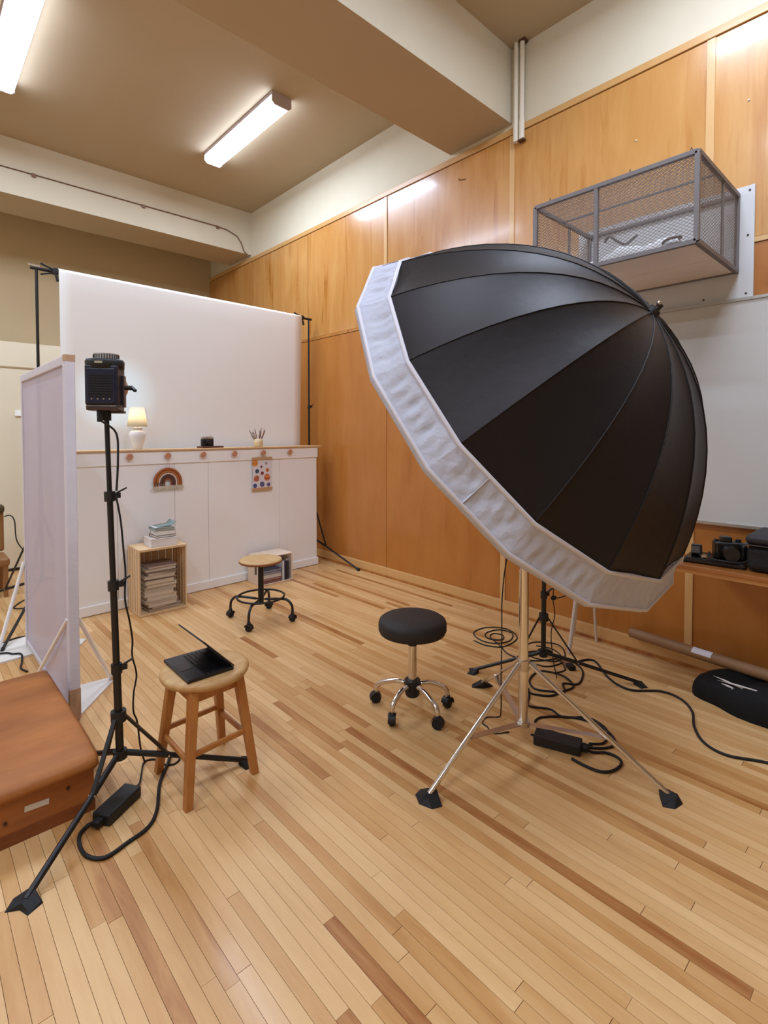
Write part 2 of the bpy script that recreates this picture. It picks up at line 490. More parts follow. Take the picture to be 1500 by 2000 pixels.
fixture(2.452, 3.92, 5.262, 'lit box-shaped fluorescent light in the middle of the ceiling bay')
fixture(0.66, 4.0, 5.30, 'lit fluorescent light cut off by the top left corner')
PL = ['nearest the wood wall', 'second from the wood wall', 'third from the wood wall', 'farthest from the wood wall']
for fx, pl in ((-1.12, PL[2]), (-2.9, PL[3])):
    fixture(fx, 3.95, 5.28, 'lit fluorescent light of the far bay outside the picture, ' + pl)
for fx, pl in zip((2.452, 0.66, -1.12, -2.9), PL):
    fixture(fx, -0.1, 1.24, 'lit fluorescent light of the bay above the photographer, ' + pl)

# pipes and conduit
M_PIPE = mat('pipe_paint', (240, 230, 210), 0.5)
t = root('wall_pipe', (3.40, 2.2, 3.57), 'pair of cream painted pipes running down beside the near beam', 'pipe')
for yy in (2.23, 2.18):
    m = MB().cyl((3.41, yy, 3.585), (3.41, yy, ZC), 0.017, n=14)
    obj('pipe', m, M_PIPE, t)
    obj('coupling', MB().cyl((3.41, yy, 3.56), (3.41, yy, 3.70), 0.021, n=14), M_PIPE, t)
obj('pipe_end', MB().bb(3.392, 3.43, 2.155, 2.205, 3.550, 3.562), mat('rust', (92, 60, 40), 0.8), t)
obj('ceiling_flange', MB().bb(3.39, 3.44, 2.15, 2.20, ZC - 0.015, ZC), mat('rust', (92, 60, 40)), t)
m = MB().tube([(-4.4, 6.278, 3.97), (2.95, 6.278, 3.985), (3.1, 6.278, 3.975), (3.24, 6.278, 3.93), (3.30, 6.278, 3.86), (3.34, 6.278, 3.76), (3.42, 6.276, 3.70)], 0.008, 8)
t = root('conduit', (0, 6.278, 3.97), 'thin brown conduit running along the face of the back beam', 'conduit')
obj('pipe', m, mat('conduit_brown', (132, 100, 78), 0.5), t)
for xx in (-0.6, 0.24, 1.04, 2.09, 2.98):
    obj('clip', MB().bb(xx - .018, xx + .018, 6.266, 6.285, 3.955, 3.99), mat('conduit_brown', (132, 100, 78)), t)

# ------------------------------------------------------------------ umbrella
UC = Vector((1.984, 1.136, 1.549)); UAZ, UEL, UR, UD, UPH = -1.535, 0.612, 0.816, 0.495, 0.895
AX = Vector((math.cos(UEL) * math.cos(UAZ), math.cos(UEL) * math.sin(UAZ), math.sin(UEL)))
E1 = AX.cross(Vector((0, 0, 1))).normalized(); E2 = E1.cross(AX)
def uray(k, rr=1.0):
    a = UPH - k * 2 * math.pi / 16
    return (E1 * math.cos(a) + E2 * math.sin(a)) * UR * rr
def urib(k, t, inset=0.0):
    return UC + uray(k, t * (1 - inset)) + AX * (UD * max(0, 1 - t ** 2.25) ** 0.95 - inset * 0.6)
um = root('parabolic_umbrella', UC - AX * 0.1, 'huge deep black umbrella with a white skirt, tilted on a chrome stand', 'umbrella')
TT = [0.0, 0.03, 0.08, 0.15, 0.23, 0.31, 0.39, 0.47, 0.55, 0.63, 0.71, 0.79, 0.86, 0.92, 0.97, 1.0]
NU = 8
for k in range(16):
    G = []; H = []
    for t_ in TT:
        a, b = urib(k, t_), urib(k + 1, t_); a2, b2 = urib(k, t_, .012), urib(k + 1, t_, .012)
        row = []; row2 = []
        for j in range(NU + 1):
            u = j / NU
            sag = 0.055 * t_ * (1 - 0.55 * t_) * 4 * u * (1 - u)
            n_ = (a.lerp(b, u) - (UC + AX * (UD * 0.25))).normalized()
            row.append(a.lerp(b, u) - n_ * sag * 0.5)
            row2.append(a2.lerp(b2, u) - n_ * sag * 0.5)
        G.append(row); H.append(row2)
    obj('canopy_panel', MB().grid(G), M_FABRIC, um)
    if k == 0: LIN = MB()
    LIN.grid(H)
obj('silver_lining', LIN, M_LINING, um, label='pale inner lining')
for k in range(16):
    obj('rib', MB().tube([urib(k, t_) + AX * 0.0005 for t_ in TT], 0.0024, 6), M_FABRIC, um)
# skirt, hem and front cloth
FO, RH = 0.09, 1.084
rs = random.Random(3)
M_SK = M_SKIRT
hems = []
def uhem(k): return UC - AX * FO + uray(k, RH)
for k in range(16):
    G = []
    for i in range(9):
        v = i / 8
        row = []
        for j in range(49):
            u = j / 48
            p = urib(k, 1.0).lerp(urib(k + 1, 1.0), u).lerp(uhem(k).lerp(uhem(k + 1), u), v)
            n_ = (p - UC).normalized()
            env = math.sin(math.pi * min(1, v)) * math.sin(math.pi * u) ** 0.5 if 0 < u < 1 else 0
            ww = u + .10 * math.sin(3.1 * v + k) * (1 - v)
            wr_ = (abs(math.sin(ww * 11 + k * 2.1 + 1.6 * v)) * 0.9 + abs(math.sin(ww * 23 + k * 5.3 - 2.4 * v)) * 0.6 + math.sin(ww * 47 + 3 * v + k) * .18 - .9) * 0.0135
            p = p + n_ * (wr_ * env - 0.012 * math.sin(math.pi * v) * 0.6)
            row.append(p)
        G.append(row)
    obj('skirt_panel', MB().grid(G), M_SK, um)
m = MB().tube([urib(k, 1.0) + AX * 0.004 for k in range(16)], 0.007, 8, closed=True)
obj('rim_piping', m, M_HEM, um)
m = MB().tube([uhem(k) for k in range(16)], 0.006, 8, closed=True)
obj('hem_piping', m, M_HEM, um)
obj('seam', MB().tube([urib(3, 1.0).lerp(urib(4, 1.0), .42), uhem(3).lerp(uhem(4), .42)], 0.0035, 6), M_HEM, um)
G = []
for i in range(12):
    q = min(1, 1.1 - i / 10)
    row = []
    for k in range(17):
        base = UC - AX * FO + uray(k, RH * q)
        row.append(base - AX * (0.02 * min(1, i) + 0.06 * (1 - q ** 3)))
    G.append(row)
obj('front_diffuser', MB().grid(G), M_SK, um)
tip = UC + AX * UD
obj('hub_cap', MB().cyl(tip - AX * 0.02, tip + AX * 0.018, 0.03, 0.022, 20), M_BLKPL, um)
obj('tip', MB().cyl(tip + AX * 0.018, tip + AX * 0.04, 0.012, 0.009, 12), M_BLACK, um)
obj('tip_knob', MB().ball(tip + AX * 0.024 + Vector((-.012, -.006, .012)), 0.008, 8), M_BRUSH, um)
obj('shaft', MB().cyl(UC - AX * 0.22, tip, 0.008, n=12), M_BRUSH, um)

# chrome stand under the umbrella
SC = Vector((2.0, 1.25, 0))
st = root('chrome_stand', SC, 'tall chrome tripod stand holding up the big black umbrella', 'light stand')
obj('pole', MB().cyl(SC + Vector((0, 0, .112)), SC + Vector((0, 0, .80)), .0215, n=24), M_CHROME, st)
obj('pole', MB().cyl(SC + Vector((0, 0, .80)), SC + Vector((0, 0, 1.36)), .016, n=20), M_CHROME, st)
obj('umbrella_bracket', MB().box(SC + Vector((0, -.0, 1.385)), (.05, .06, .07)).cyl(SC + Vector((-.04, -.02, 1.39)), SC + Vector((.04, -.02, 1.39)), .012), M_BLKPL, st, bevel=.004)
obj('collar', MB().cyl(SC + Vector((0, 0, .365)), SC + Vector((0, 0, .40)), .029, n=20).cyl(SC + Vector((0, 0, .352)), SC + Vector((0, 0, .366)), .025, n=20), M_BRUSH, st)
obj('locking_knob', MB().cyl(SC + Vector((.02, -.02, .375)), SC + Vector((.03, -.045, .37)), .014, n=10), M_CHROME, st)
obj('lower_hub', MB().cyl(SC + Vector((0, 0, .105)), SC + Vector((0, 0, .128)), .03, n=20), M_BRUSH, st)
for fx, fy, tz in ((1.457, 1.316, .60), (2.127, .694, .60), (2.332, 1.714, .60)):
    ft = Vector((fx, fy, .018)); d = (ft - SC); d.z = 0; d.normalize()
    top = SC + d * .03 + Vector((0, 0, .385))
    lg = obj('leg', MB().cyl(top, ft, .0105, n=14), M_CHROME, st)
    obj('rivet', MB().cyl(top + Vector((0, 0, .012)) - d * .01, top - Vector((0, 0, .012)), .009, n=10), M_BRUSH, lg)
    q = top.lerp(ft, tz)
    obj('brace', MB().bar(SC + d * .028 + Vector((0, 0, .117)), q, .030, .0035), M_BRUSH, st)
    sd = Vector((-d.y, d.x, 0))
    fm = MB()
    B_ = Vector((fx, fy, 0))
    fm.add([B_ + sd * a + d * b + Vector((0, 0, c)) for a, b, c in
            ((-.062, -.012, 0), (-.05, .028, 0), (0, .05, 0), (.05, .028, 0), (.062, -.012, 0), (0, -.03, 0),
             (-.052, -.008, .006), (-.016, .02, .02), (0, .03, .024), (.016, .02, .02), (.052, -.008, .006), (0, -.034, .034))],
           [(5, 4, 3, 2, 1, 0), (0, 1, 7, 6), (1, 2, 8, 7), (2, 3, 9, 8), (3, 4, 10, 9), (4, 5, 11, 10), (5, 0, 6, 11), (6, 7, 8, 11), (8, 9, 10, 11)])
    obj('rubber_foot', fm, M_RUBBER, st)

# ------------------------------------------------------------------ black tripod light stands
def tripod(name, base, height, feet, label, r=.0135, hub=.31, low=.15, collars=(), lean=(0, 0), group=None, legr=.009, foot=True):
    b = Vector(base); s = root(name, b, label, 'light stand', group)
    top = b + Vector((lean[0], lean[1], height))
    def at(z): return b.lerp(top, z / height) if height else b
    zs = [low - .02] + list(collars) + [height]
    for i in range(len(zs) - 1):
        obj('pole', MB().cyl(at(zs[i]), at(zs[i + 1]), r * (1 - .13 * i), n=16), M_BLACK, s)
    for z in collars:
        c = obj('collar', MB().cyl(at(z - .025), at(z + .012), r * 1.35, n=16).box(at(z - .004) + Vector((.024, -.008, 0)), (.022, .014, .02)), M_BLKPL, s, bevel=.001)
        obj('locking_lever', MB().bar(at(z + .004) + Vector((.02, -.006, 0)), at(z + .014) + Vector((.055, -.02, .01)), .012, .006), M_BLKPL, c, bevel=.001)
    obj('leg_hub', MB().cyl(at(hub - .02), at(hub + .02), r * 1.9, n=16), M_BLKPL, s)
    obj('spreader_hub', MB().cyl(at(low - .018), at(low + .014), r * 1.7, n=16), M_BLKPL, s)
    for fx, fy in feet:
        ft = Vector((fx, fy, .012)); d = ft - b; d.z = 0; R_ = d.length; d.normalize()
        lt = at(low) + d * .02
        knee = Vector((b.x, b.y, 0)) + d * (R_ * .36); knee.z = low * .70
        lg = obj('leg', MB().cyl(lt, knee, legr * 1.1, n=10).cyl(knee, ft, legr, n=10), M_BLACK, s)
        obj('strut', MB().bar(at(hub) + d * .02, knee + Vector((0, 0, .002)), .015, .009), M_BLACK, s)
        obj('rivet', MB().cyl(knee + Vector((-d.y, d.x, 0)) * .012, knee - Vector((-d.y, d.x, 0)) * .012, .004, n=8), M_BRUSH, lg)
        if foot:
            sd = Vector((-d.y, d.x, 0)); B_ = Vector((fx, fy, 0))
            fm = MB()
            fm.add([B_ + sd * a + d * c + Vector((0, 0, e)) for a, c, e in
                    ((-.05, -.01, 0), (-.038, .035, 0), (0, .022, 0), (.038, .035, 0), (.05, -.01, 0), (0, -.03, 0),
                     (-.045, -.006, .006), (-.03, .026, .006), (0, .015, .016), (.03, .026, .006), (.045, -.006, .006), (0, -.03, .03))],
                   [(5, 4, 3, 2, 1, 0), (0, 1, 7, 6), (1, 2, 8, 7), (2, 3, 9, 8), (3, 4, 10, 9), (4, 5, 11, 10), (5, 0, 6, 11), (6, 7, 8, 11), (8, 9, 10, 11)])
            obj('rubber_foot', fm, M_RUBBER, s)
        else:
            obj('rubber_foot', MB().cyl(ft - d * .02 + Vector((0, 0, .004)), ft + d * .012, legr * 1.4, n=10), M_RUBBER, s)
    return s
tripod('light_stand', (.60, 2.13, 0), 1.475, [(.247, 1.832), (1.049, 1.991), (.556, 2.50)],
       'black tripod light stand carrying the continuous light, in front of the white panel', .0145, .315, .168,
       (.505, .825, 1.165), lean=(-.026, .027), legr=.0105)
tripod('light_stand', (2.62, 1.51, 0), 1.0, [(2.985, 1.132), (2.436, 1.853), (3.0, 1.72)],
       'black tripod light stand behind the chrome stand, among coiled cables', .0135, .37, .165, (.50,), legr=.0095)
tripod('backdrop_stand', (.80, 4.80, 0), 2.66, [(.45, 4.06), (.2, 5.3), (1.4, 5.5)],
       'left black stand of the paper backdrop, behind the white panel', .0145, .75, .25, (1.0, 1.75), legr=.010, foot=False)
tripod('backdrop_stand', (3.325, 4.80, 0), 2.64, [(3.38, 4.02), (2.7, 5.25), (3.38, 5.4)],
       'right black stand of the paper backdrop, beside the wood wall', .0125, .75, .25, (1.05, 1.69), legr=.010, foot=False)

# ------------------------------------------------------------------ backdrop
bdy = 4.80
obj('crossbar', MB().cyl((.76, bdy, 2.665), (3.36, bdy, 2.645), .0125, n=14), M_BLACK, None, 'thin black crossbar carrying the paper roll between its two stands', 'crossbar')
t = root('paper_backdrop', (2.1, bdy, 0), 'wide white seamless paper hanging behind the shelf flat', 'backdrop')
G = []
zs = [2.668 + .026 * math.sin(a) for a in np.linspace(math.pi / 2, 0, 5)]
prof = [(0.03 * math.cos(a) * -1, 2.663 + .03 * math.sin(a)) for a in np.linspace(math.pi * .5, 0, 6)]
line = [(p[0], p[1]) for p in prof] + [(-.03, z) for z in np.linspace(2.5, 0.06, 12)] + [(-.035, .02), (-.06, .004)]
for dy, z in line:
    k = 1 - max(0, (2.66 - z)) / 2.66
    G.append([(.945 + (3.215 - .035 * (1 - k) * 1.6 - .945) * i / 24, bdy + dy + 0.003 * math.sin(i * .8) * (1 - k), z - (i / 24) * .022) for i in range(25)])
obj('paper_sheet', MB().grid(G), M_PAPER, t, solid=.0015)
obj('paper_roll', MB().cyl((.945, bdy, 2.663), (3.215, bdy, 2.642), .028, n=24), M_PAPER, t)
def clamp(c, label):
    c = Vector(c); t = root('spring_clamp', c, label, 'clamp')
    obj('jaw', MB().box(c, (.035, .05, .05), ry(.2)), M_BLKPL, t, bevel=.006)
    for s_ in (-1, 1):
        obj('handle', MB().bar(c + Vector((-.01, 0, .012 * s_)), c + Vector((-.10, -.01, .012 * s_ + .03 * s_)), .016, .012), M_BLKPL, t, bevel=.003)
    obj('clamp_pad', MB().box(c + Vector((.008, -.02, -.055)), (.02, .012, .05), ry(-.2)), M_BLKPL, t, bevel=.003)
clamp((.925, bdy, 2.665), 'black spring clamp at the left end of the paper roll')
clamp((3.232, bdy, 2.645), 'black spring clamp at the right end of the paper roll')
obj('wing_screw', MB().bar((.745, bdy, 2.690), (.825, bdy, 2.686), .018, .008), M_CHROME, None, 'bright metal tab on top of the left backdrop stand', 'screw')

# ------------------------------------------------------------------ panelled flat with shelf
cr = 0.0537; CO = Vector((1.0, 4.411, 0)); ux = Vector((math.cos(cr), math.sin(cr), 0)); uy = Vector((-math.sin(cr), math.cos(cr), 0))
RC = rz(cr)
def cf(s, d, z): return CO + ux * s + uy * d + Vector((0, 0, z))
def cbox(m, s0, s1, d0, d1, z0, z1): return m.box(cf((s0 + s1) / 2, (d0 + d1) / 2, (z0 + z1) / 2), (s1 - s0, d1 - d0, z1 - z0), RC)
fl = root('shelf_flat', CO + ux * 1.05, 'low white panelled stage wall with a pale wood shelf along its top', 'panel wall')
obj('core', cbox(MB(), -.15, 2.233, .014, .17, .0, 1.246), M_WHITE, fl)
seams = [-.15, .246, .707, 1.011, 1.767, 2.235]
for i in range(5):
    obj('wall_panel', cbox(MB(), seams[i] + .0015, seams[i + 1] - .0015, 0, .014, .0, 1.246), M_WHITE, fl, bevel=.0012)
obj('peg_rail', cbox(MB(), -.15, 2.24, -.014, 0, 1.140, 1.246), M_WHITE, fl, bevel=.003)
obj('baseboard', cbox(MB(), -.15, 2.245, -.013, 0, .004, .078), M_WHITE, fl, bevel=.004)
obj('shelf_board', cbox(MB(), -.15, 2.275, -.03, .175, 1.247, 1.262), mat('shelf_pine', (214, 176, 128), .55, var=.08, scale=(3, 30, 30)), fl, bevel=.003)
M_PEG = mat('peg_wood', (196, 138, 104), .55)
pegs = [.331, .635, .948, 1.252, 1.558, 1.868]
for s_ in pegs:
    c = cf(s_, -.014, 1.208)
    obj('peg', MB().cyl(c, c - uy * .02, .011, n=12).cyl(c - uy * .02, c - uy * .034, .026, .024, 18), M_PEG, fl)

# things on the shelf
SH = 1.262
def lampm():
    c = cf(.43, .06, SH)
    t = root('table_lamp', c, 'small table lamp with a white ceramic vase base and cream shade', 'lamp')
    obj('lamp_base', MB().lathe(c, [(.030, 0), (.034, .004), (.042, .04), (.058, .085), (.066, .115), (.064, .135), (.05, .150), (.034, .156), (.034, .166), (.038, .172), (.036, .178), (.01, .18)], 30),
        mat('white_ceramic', (236, 232, 226), .25), t)
    obj('neck', MB().cyl(c + Vector((0, 0, .178)), c + Vector((0, 0, .23)), .006), M_BRUSH, t)
    obj('lamp_shade', _shade(c), mat('shade_linen', (240, 234, 216), .8, transl=.55), t)
    obj('bulb', MB().ball(c + Vector((0, 0, .265)), .022, 10), mat('bulb_lit', (255, 244, 224), .4, emit=36, ecol=(255, 232, 190)), t)
def _shade(c):
    m = MB(); n = 32; vs_ = []
    for r_, z in ((.076, .188), (.054, .345), (.052, .345), (.074, .188)):
        for i in range(n):
            a = 2 * math.pi * i / n
            vs_.append(c + Vector((r_ * math.cos(a), r_ * math.sin(a), z)))
    fs = [(j * n + i, j * n + (i + 1) % n, ((j + 1) % 4) * n + (i + 1) % n, ((j + 1) % 4) * n + i) for j in range(4) for i in range(n)]
    m.add(vs_, fs, True); return m
lampm()
# board and old camera
c = cf(1.03, .05, SH)
obj('wooden_board', MB().box(c + Vector((0.03, 0, .008)), (.21, .10, .016), rz(cr + .1)), mat('walnut_board', (92, 54, 38), .5, var=.15, scale=(30, 30, 8)), None,
    'dark brown board lying under the vintage camera on the shelf', 'board', bevel=.002)
cc = c + Vector((.0, 0, .016))
t = root('film_camera', cc, 'small black and silver film camera on the dark board', 'camera')
obj('camera_body', MB().box(cc + Vector((0, 0, .032)), (.11, .036, .064), RC), mat('camera_leatherette', (24, 20, 20), .6, bump=.3, bscale=400), t, bevel=.006)
obj('top_plate', MB().box(cc + Vector((0, 0, .071)), (.108, .034, .016), RC).box(cc + Vector((.0, 0, .08)), (.034, .032, .012), RC), mat('camera_silver', (176, 168, 160), .4, .8), t, bevel=.003)
obj('lens', MB().cyl(cc - uy * .018 + Vector((0, 0, .034)), cc - uy * .046 + Vector((0, 0, .034)), .022, .02, 20), M_BLKPL, t)
obj('dial', MB().cyl(cc + ux * .036 + Vector((0, 0, .078)), cc + ux * .036 + Vector((0, 0, .087)), .009, n=12).cyl(cc - ux * .038 + Vector((0, 0, .078)), cc - ux * .038 + Vector((0, 0, .085)), .008, n=12), M_BRUSH, t)
# brush cup
c = cf(1.56, .05, SH)
cup = MB()
n = 28; vs_ = []
for r_, z in ((.036, 0), (.044, .012), (.043, .075), (.040, .078), (.038, .075), (.037, .015)):
    for i in range(n):
        a = 2 * math.pi * i / n; vs_.append(c + Vector((r_ * math.cos(a), r_ * math.sin(a), z)))
cup.add(vs_, [(j * n + i, j * n + (i + 1) % n, (j + 1) * n + (i + 1) % n, (j + 1) * n + i) for j in range(5) for i in range(n)] + [tuple(range(5 * n, 6 * n)), tuple(reversed(range(n)))], True)
obj('ceramic_cup', cup, mat('cup_glaze', (226, 208, 168), .35, rgb2=(214, 190, 140), scale=(20, 20, 25)), None, 'cream ceramic cup full of brushes on the shelf', 'cup')
bcol = [mat('brush_a', (120, 66, 40), .5), mat('brush_b', (66, 40, 32), .5), mat('brush_c', (158, 98, 58), .5)]
rb = random.Random(5)
for i in range(11):
    a = math.pi * (i + .5) / 11
    spread = math.cos(a)
    q0 = c + ux * spread * .018 + uy * rb.uniform(-.015, .015) + Vector((0, 0, .022))
    q1 = c + ux * spread * .088 + uy * rb.uniform(-.03, .03) + Vector((0, 0, .155 + .03 * rb.random() - .02 * abs(spread)))
    if i in (4, 10): q1 = q1 + Vector((0, 0, .02))
    t = root('paint_brush', q0, 'thin paintbrush standing in the cream cup', 'brush', 'paintbrushes in the ceramic cup')
    obj('handle', MB().tube([q0, q0.lerp(q1, .5), q1.lerp(q0, .16)], [.0022, .004, .003], 6), bcol[i % 3], t)
    obj('bristle', MB().cyl(q1.lerp(q0, .16), q1, .0042, .0016, 6), bcol[(i + 1) % 3], t)

# rainbow hanging
c = cf(.64, -.022, .965)
def arch(r0, r1, n=20, th=.018):
    m = MB(); vs_ = []
    pts = [(-1, -.05)] + []
    ang = [math.pi - math.pi * i / n for i in range(n + 1)]
    P_ = [(-(r0 + r1) / 2, -.028)] + [((r0 + r1) / 2 * math.cos(a), (r0 + r1) / 2 * math.sin(a)) for a in ang] + [((r0 + r1) / 2, -.028)]
    pp = [c + ux * px + Vector((0, 0, pz + .02)) - uy * 0 for px, pz in P_]
    return MB().tube(pp, (r1 - r0) / 2, 8)
t = root('rainbow_hanging', c, 'macrame rainbow wall hanging in rust and cream with a fringe', 'wall hanging')
bands = [(.022, .036, (150, 84, 50)), (.036, .051, (98, 66, 58)), (.051, .066, (110, 74, 62)), (.066, .079, (236, 226, 212)), (.079, .100, (188, 112, 56)), (.100, .122, (172, 96, 46))]
for i, (a, b, cl) in enumerate(bands):
    obj('rope_arch', arch(a, b), mat('rope_%d' % i, cl, .85, bump=.6, bscale=180), t)
fr = MB(); rf = random.Random(4)
for i in range(60):
    s0 = -.122 + .244 * i / 59
    q = c + ux * s0 + Vector((0, 0, -.006))
    fr.cyl(q, q + ux * (s0 * .12 + rf.uniform(-.006, .006)) - uy * rf.uniform(0, .008) + Vector((0, 0, -.03 - .012 * rf.random())), .0035, .002, 5, cap=False)
obj('fringe', fr, mat('fringe_cream', (216, 204, 184), .9), t)
obj('hanging_cord', MB().tube([c + ux * -.015 + Vector((0, 0, .135)), cf(.635, -.045, 1.196), c + ux * .015 + Vector((0, 0, .135))], .0015, 5), mat('cord_tan', (190, 150, 110), .8), t)

# small poster with watercolour spots
c = cf(1.555, -.0175, 1.0)
t = root('hanging_poster', c, 'small white poster of watercolour planets between two wooden slats', 'poster')
obj('poster_sheet', MB().box(c + Vector((0, 0, .004)), (.205, .002, .275), RC), mat('poster_paper', (228, 222, 224), .8), t)
obj('slat', MB().box(c + Vector((0, 0, .15)) - uy * .003, (.222, .012, .026), RC), mat('slat_wood', (196, 156, 112), .6), t, bevel=.002)
obj('slat', MB().box(c + Vector((0, 0, -.142)) - uy * .003, (.224, .012, .028), RC), mat('slat_wood', (196, 156, 112), .6), t, bevel=.002)
obj('hanging_cord', MB().tube([c + ux * -.05 + Vector((0, 0, .162)), cf(1.558, -.045, 1.203), c + ux * .05 + Vector((0, 0, .162))], .0015, 5), mat('cord_tan', (190, 150, 110), .8), t)
spots = [(-.078, .108, .032, (222, 140, 60)), (.046, .102, .013, (150, 142, 140)), (-.008, .070, .012, (110, 62, 70)), (-.055, .030, .021, (70, 84, 108)),
         (.060, .036, .019, (196, 120, 60)), (.002, .008, .017, (140, 60, 52)), (-.062, -.040, .030, (190, 112, 78)), (.055, -.034, .034, (214, 132, 78)),
         (-.078, -.108, .021, (70, 80, 130)), (.0, -.098, .026, (96, 92, 130)), (.072, -.105, .020, (110, 92, 124))]
for i, (sx, sz, r_, cl) in enumerate(spots):
    q = c + ux * sx + Vector((0, 0, sz)) - uy * .0012
    obj('painted_spot', MB().cyl(q, q - uy * .0006, r_, n=20), mat('spot_%d' % i, cl, .8, var=.35, scale=(60, 60, 60)), t)
obj('painted_band', MB().box(c + ux * .058 + Vector((0, 0, -.044)) - uy * .002, (.06, .0006, .012), RC), mat('spot_band', (190, 82, 40), .8), t)
obj('painted_ring', MB().bar(c + ux * -.10 - uy * .0018 + Vector((0, 0, -.066)), c + ux * -.018 - uy * .0018 + Vector((0, 0, -.010)), .0006, .004), mat('spot_band', (190, 82, 40), .8), t)

# ------------------------------------------------------------------ books
def book(c, L, D, T, a, cover, label, group=None, page=(224, 214, 200), tilt=None, name='book'):
    """a closed book lying flat: two boards, a spine and the page block; L along the spine"""
    c = Vector(c); R = rz(a)
    if tilt is not None: R = R @ tilt
    t = root(name, c, label, 'book', group)
    cm = mat('cover_%d_%d_%d' % cover, cover, .55); pm = mat('pages_%d_%d_%d' % page, page, .85, var=.12, scale=(3, 3, 500))
    bt = min(.0025, T * .16)
    def B(m, x, y, z, sx, sy, sz): return m.box(c + R @ Vector((x, y, z)), (sx, sy, sz), R)
    obj('page_block', B(MB(), 0, .0, T / 2, L - .008, D - .008, T - 2 * bt), pm, t)
    m = MB(); B(m, 0, 0, bt / 2, L, D, bt); B(m, 0, 0, T - bt / 2, L, D, bt); B(m, 0, D / 2 - .001, T / 2, L, .003, T)
    obj('cover', m, cm, t)
    return t

# crate standing on end with papers and books
X0, X1, Y0, Y1, ZT = 1.305, 1.664, 4.11, 4.385, .512
cr1 = root('wooden_crate', ((X0 + X1) / 2, (Y0 + Y1) / 2, 0), 'upright slatted wooden crate stuffed with papers, below the rainbow hanging', 'crate')
obj('end_board', MB().bb(X0, X1, Y0, Y1, ZT - .018, ZT), M_CRATEW, cr1, bevel=.002)
obj('end_board', MB().bb(X0, X1, Y0, Y1, .001, .019), M_CRATEW, cr1, bevel=.002)
ns = 5; sw = (Y1 - Y0) / ns
for i in range(ns):
    ya = Y0 + i * sw
    for xa in (X0, X1 - .009):
        obj('slat', MB().bb(xa, xa + .009, ya + .0055, ya + sw - .0055, .019, ZT - .018), M_CRATEW, cr1, bevel=.001)
for i in range(6):
    xa = X0 + .01 + i * (X1 - X0 - .02) / 6
    obj('slat', MB().bb(xa + .004, xa + (X1 - X0 - .02) / 6 - .004, Y1 - .009, Y1, .019, ZT - .018), M_CRATEW, cr1, bevel=.001)
z = .020; rk = random.Random(9)
papc = [(150, 120, 96), (168, 150, 130), (196, 180, 158), (204, 190, 168), (206, 192, 166), (210, 196, 172), (200, 186, 160), (206, 192, 170), (198, 184, 160), (122, 78, 66),
        (188, 170, 150), (196, 182, 164), (90, 52, 44), (176, 160, 144), (150, 128, 116)]
plab = ['crumpled brown papers at the bottom of the slatted crate', 'open magazine near the bottom of the slatted crate']
for i, cl in enumerate(papc):
    T = [.022, .012, .03, .018, .034, .036, .032, .028, .030, .012, .026, .020, .010, .024, .018][i] * .97
    cx = (X0 + X1) / 2 - .012 + rk.uniform(-.012, .012) + (.02 if i < 2 else 0)
    cy = Y0 + .125 + rk.uniform(-.008, .012)
    names = ['tan folder at the very bottom of the stack in the slatted crate', 'thin grey magazine second from the bottom in the slatted crate',
             'thick cream book third from the bottom in the slatted crate', 'beige book fourth from the bottom in the slatted crate',
             'thick cream book just below the middle of the crate stack', 'thickest cream book in the middle of the crate stack',
             'sandy book just above the middle of the crate stack', 'cream book eighth from the bottom of the crate stack',
             'beige book right under the thin maroon one in the crate', 'thin maroon book in the upper half of the crate stack',
             'grey beige book right on top of the thin maroon one', 'pale book below the thin dark red one near the top of the crate stack',
             'thin dark red book third from the top of the crate stack', 'light brown book second from the top of the crate stack',
             'topmost grey brown book lying in the slatted crate']
    book((cx, cy, z), .245 - .012 * (i % 3), .20 - .01 * (i % 2), T, rk.uniform(-.07, .07) + (.12 if i < 2 else 0), cl, names[i], 'books stacked in the slatted crate',
         page=(206, 192, 170) if i % 3 else (190, 174, 152))
    z += T + .0005
# books on top of the crate
zt = ZT + .0005
bx0, by0 = 1.505, 4.235
book((bx0, by0, zt), .20, .20, .062, -.05, (214, 200, 190), 'thick white box file lying on top of the crate, lowest of the stack', 'books on top of the slatted crate', page=(232, 226, 220))
book((bx0 + .02, by0 + .005, zt + .0625), .155, .15, .020, .03, (96, 70, 62), 'cream book with a dark cover edge, second from the bottom on the crate', 'books on top of the slatted crate')
book((bx0 + .02, by0, zt + .083), .15, .145, .036, .0, (206, 196, 186), 'white book third from the bottom on the crate', 'books on top of the slatted crate', page=(232, 226, 216))
book((bx0 + .012, by0, zt + .1195), .155, .15, .016, -.06, (130, 138, 132), 'grey green book under the curled one on the crate', 'books on top of the slatted crate', page=(190, 192, 184))
t = root('open_book', (bx0 + .012, by0, zt + .136), 'grey green paperback with a curled cover, topmost on the crate', 'book', 'books on top of the slatted crate')
G = []
for i in range(13):
    u = i / 12; xx = -.075 + .16 * u; zz = .004 + .014 * math.sin(min(1, u * 1.4) * math.pi * .5) + (.03 * ((u - .75) / .25) ** 2 if u > .75 else 0)
    G.append([(bx0 + .012 + xx, by0 - .07 + .14 * j, zt + .136 + zz) for j in (0, 1)])
obj('cover', MB().grid(G), mat('teal_cover', (118, 132, 126), .55), t, solid=.003)
obj('page_block', MB().box((bx0 + .005, by0, zt + .1405), (.13, .135, .008)), mat('pages_grey', (196, 196, 188), .8), t)

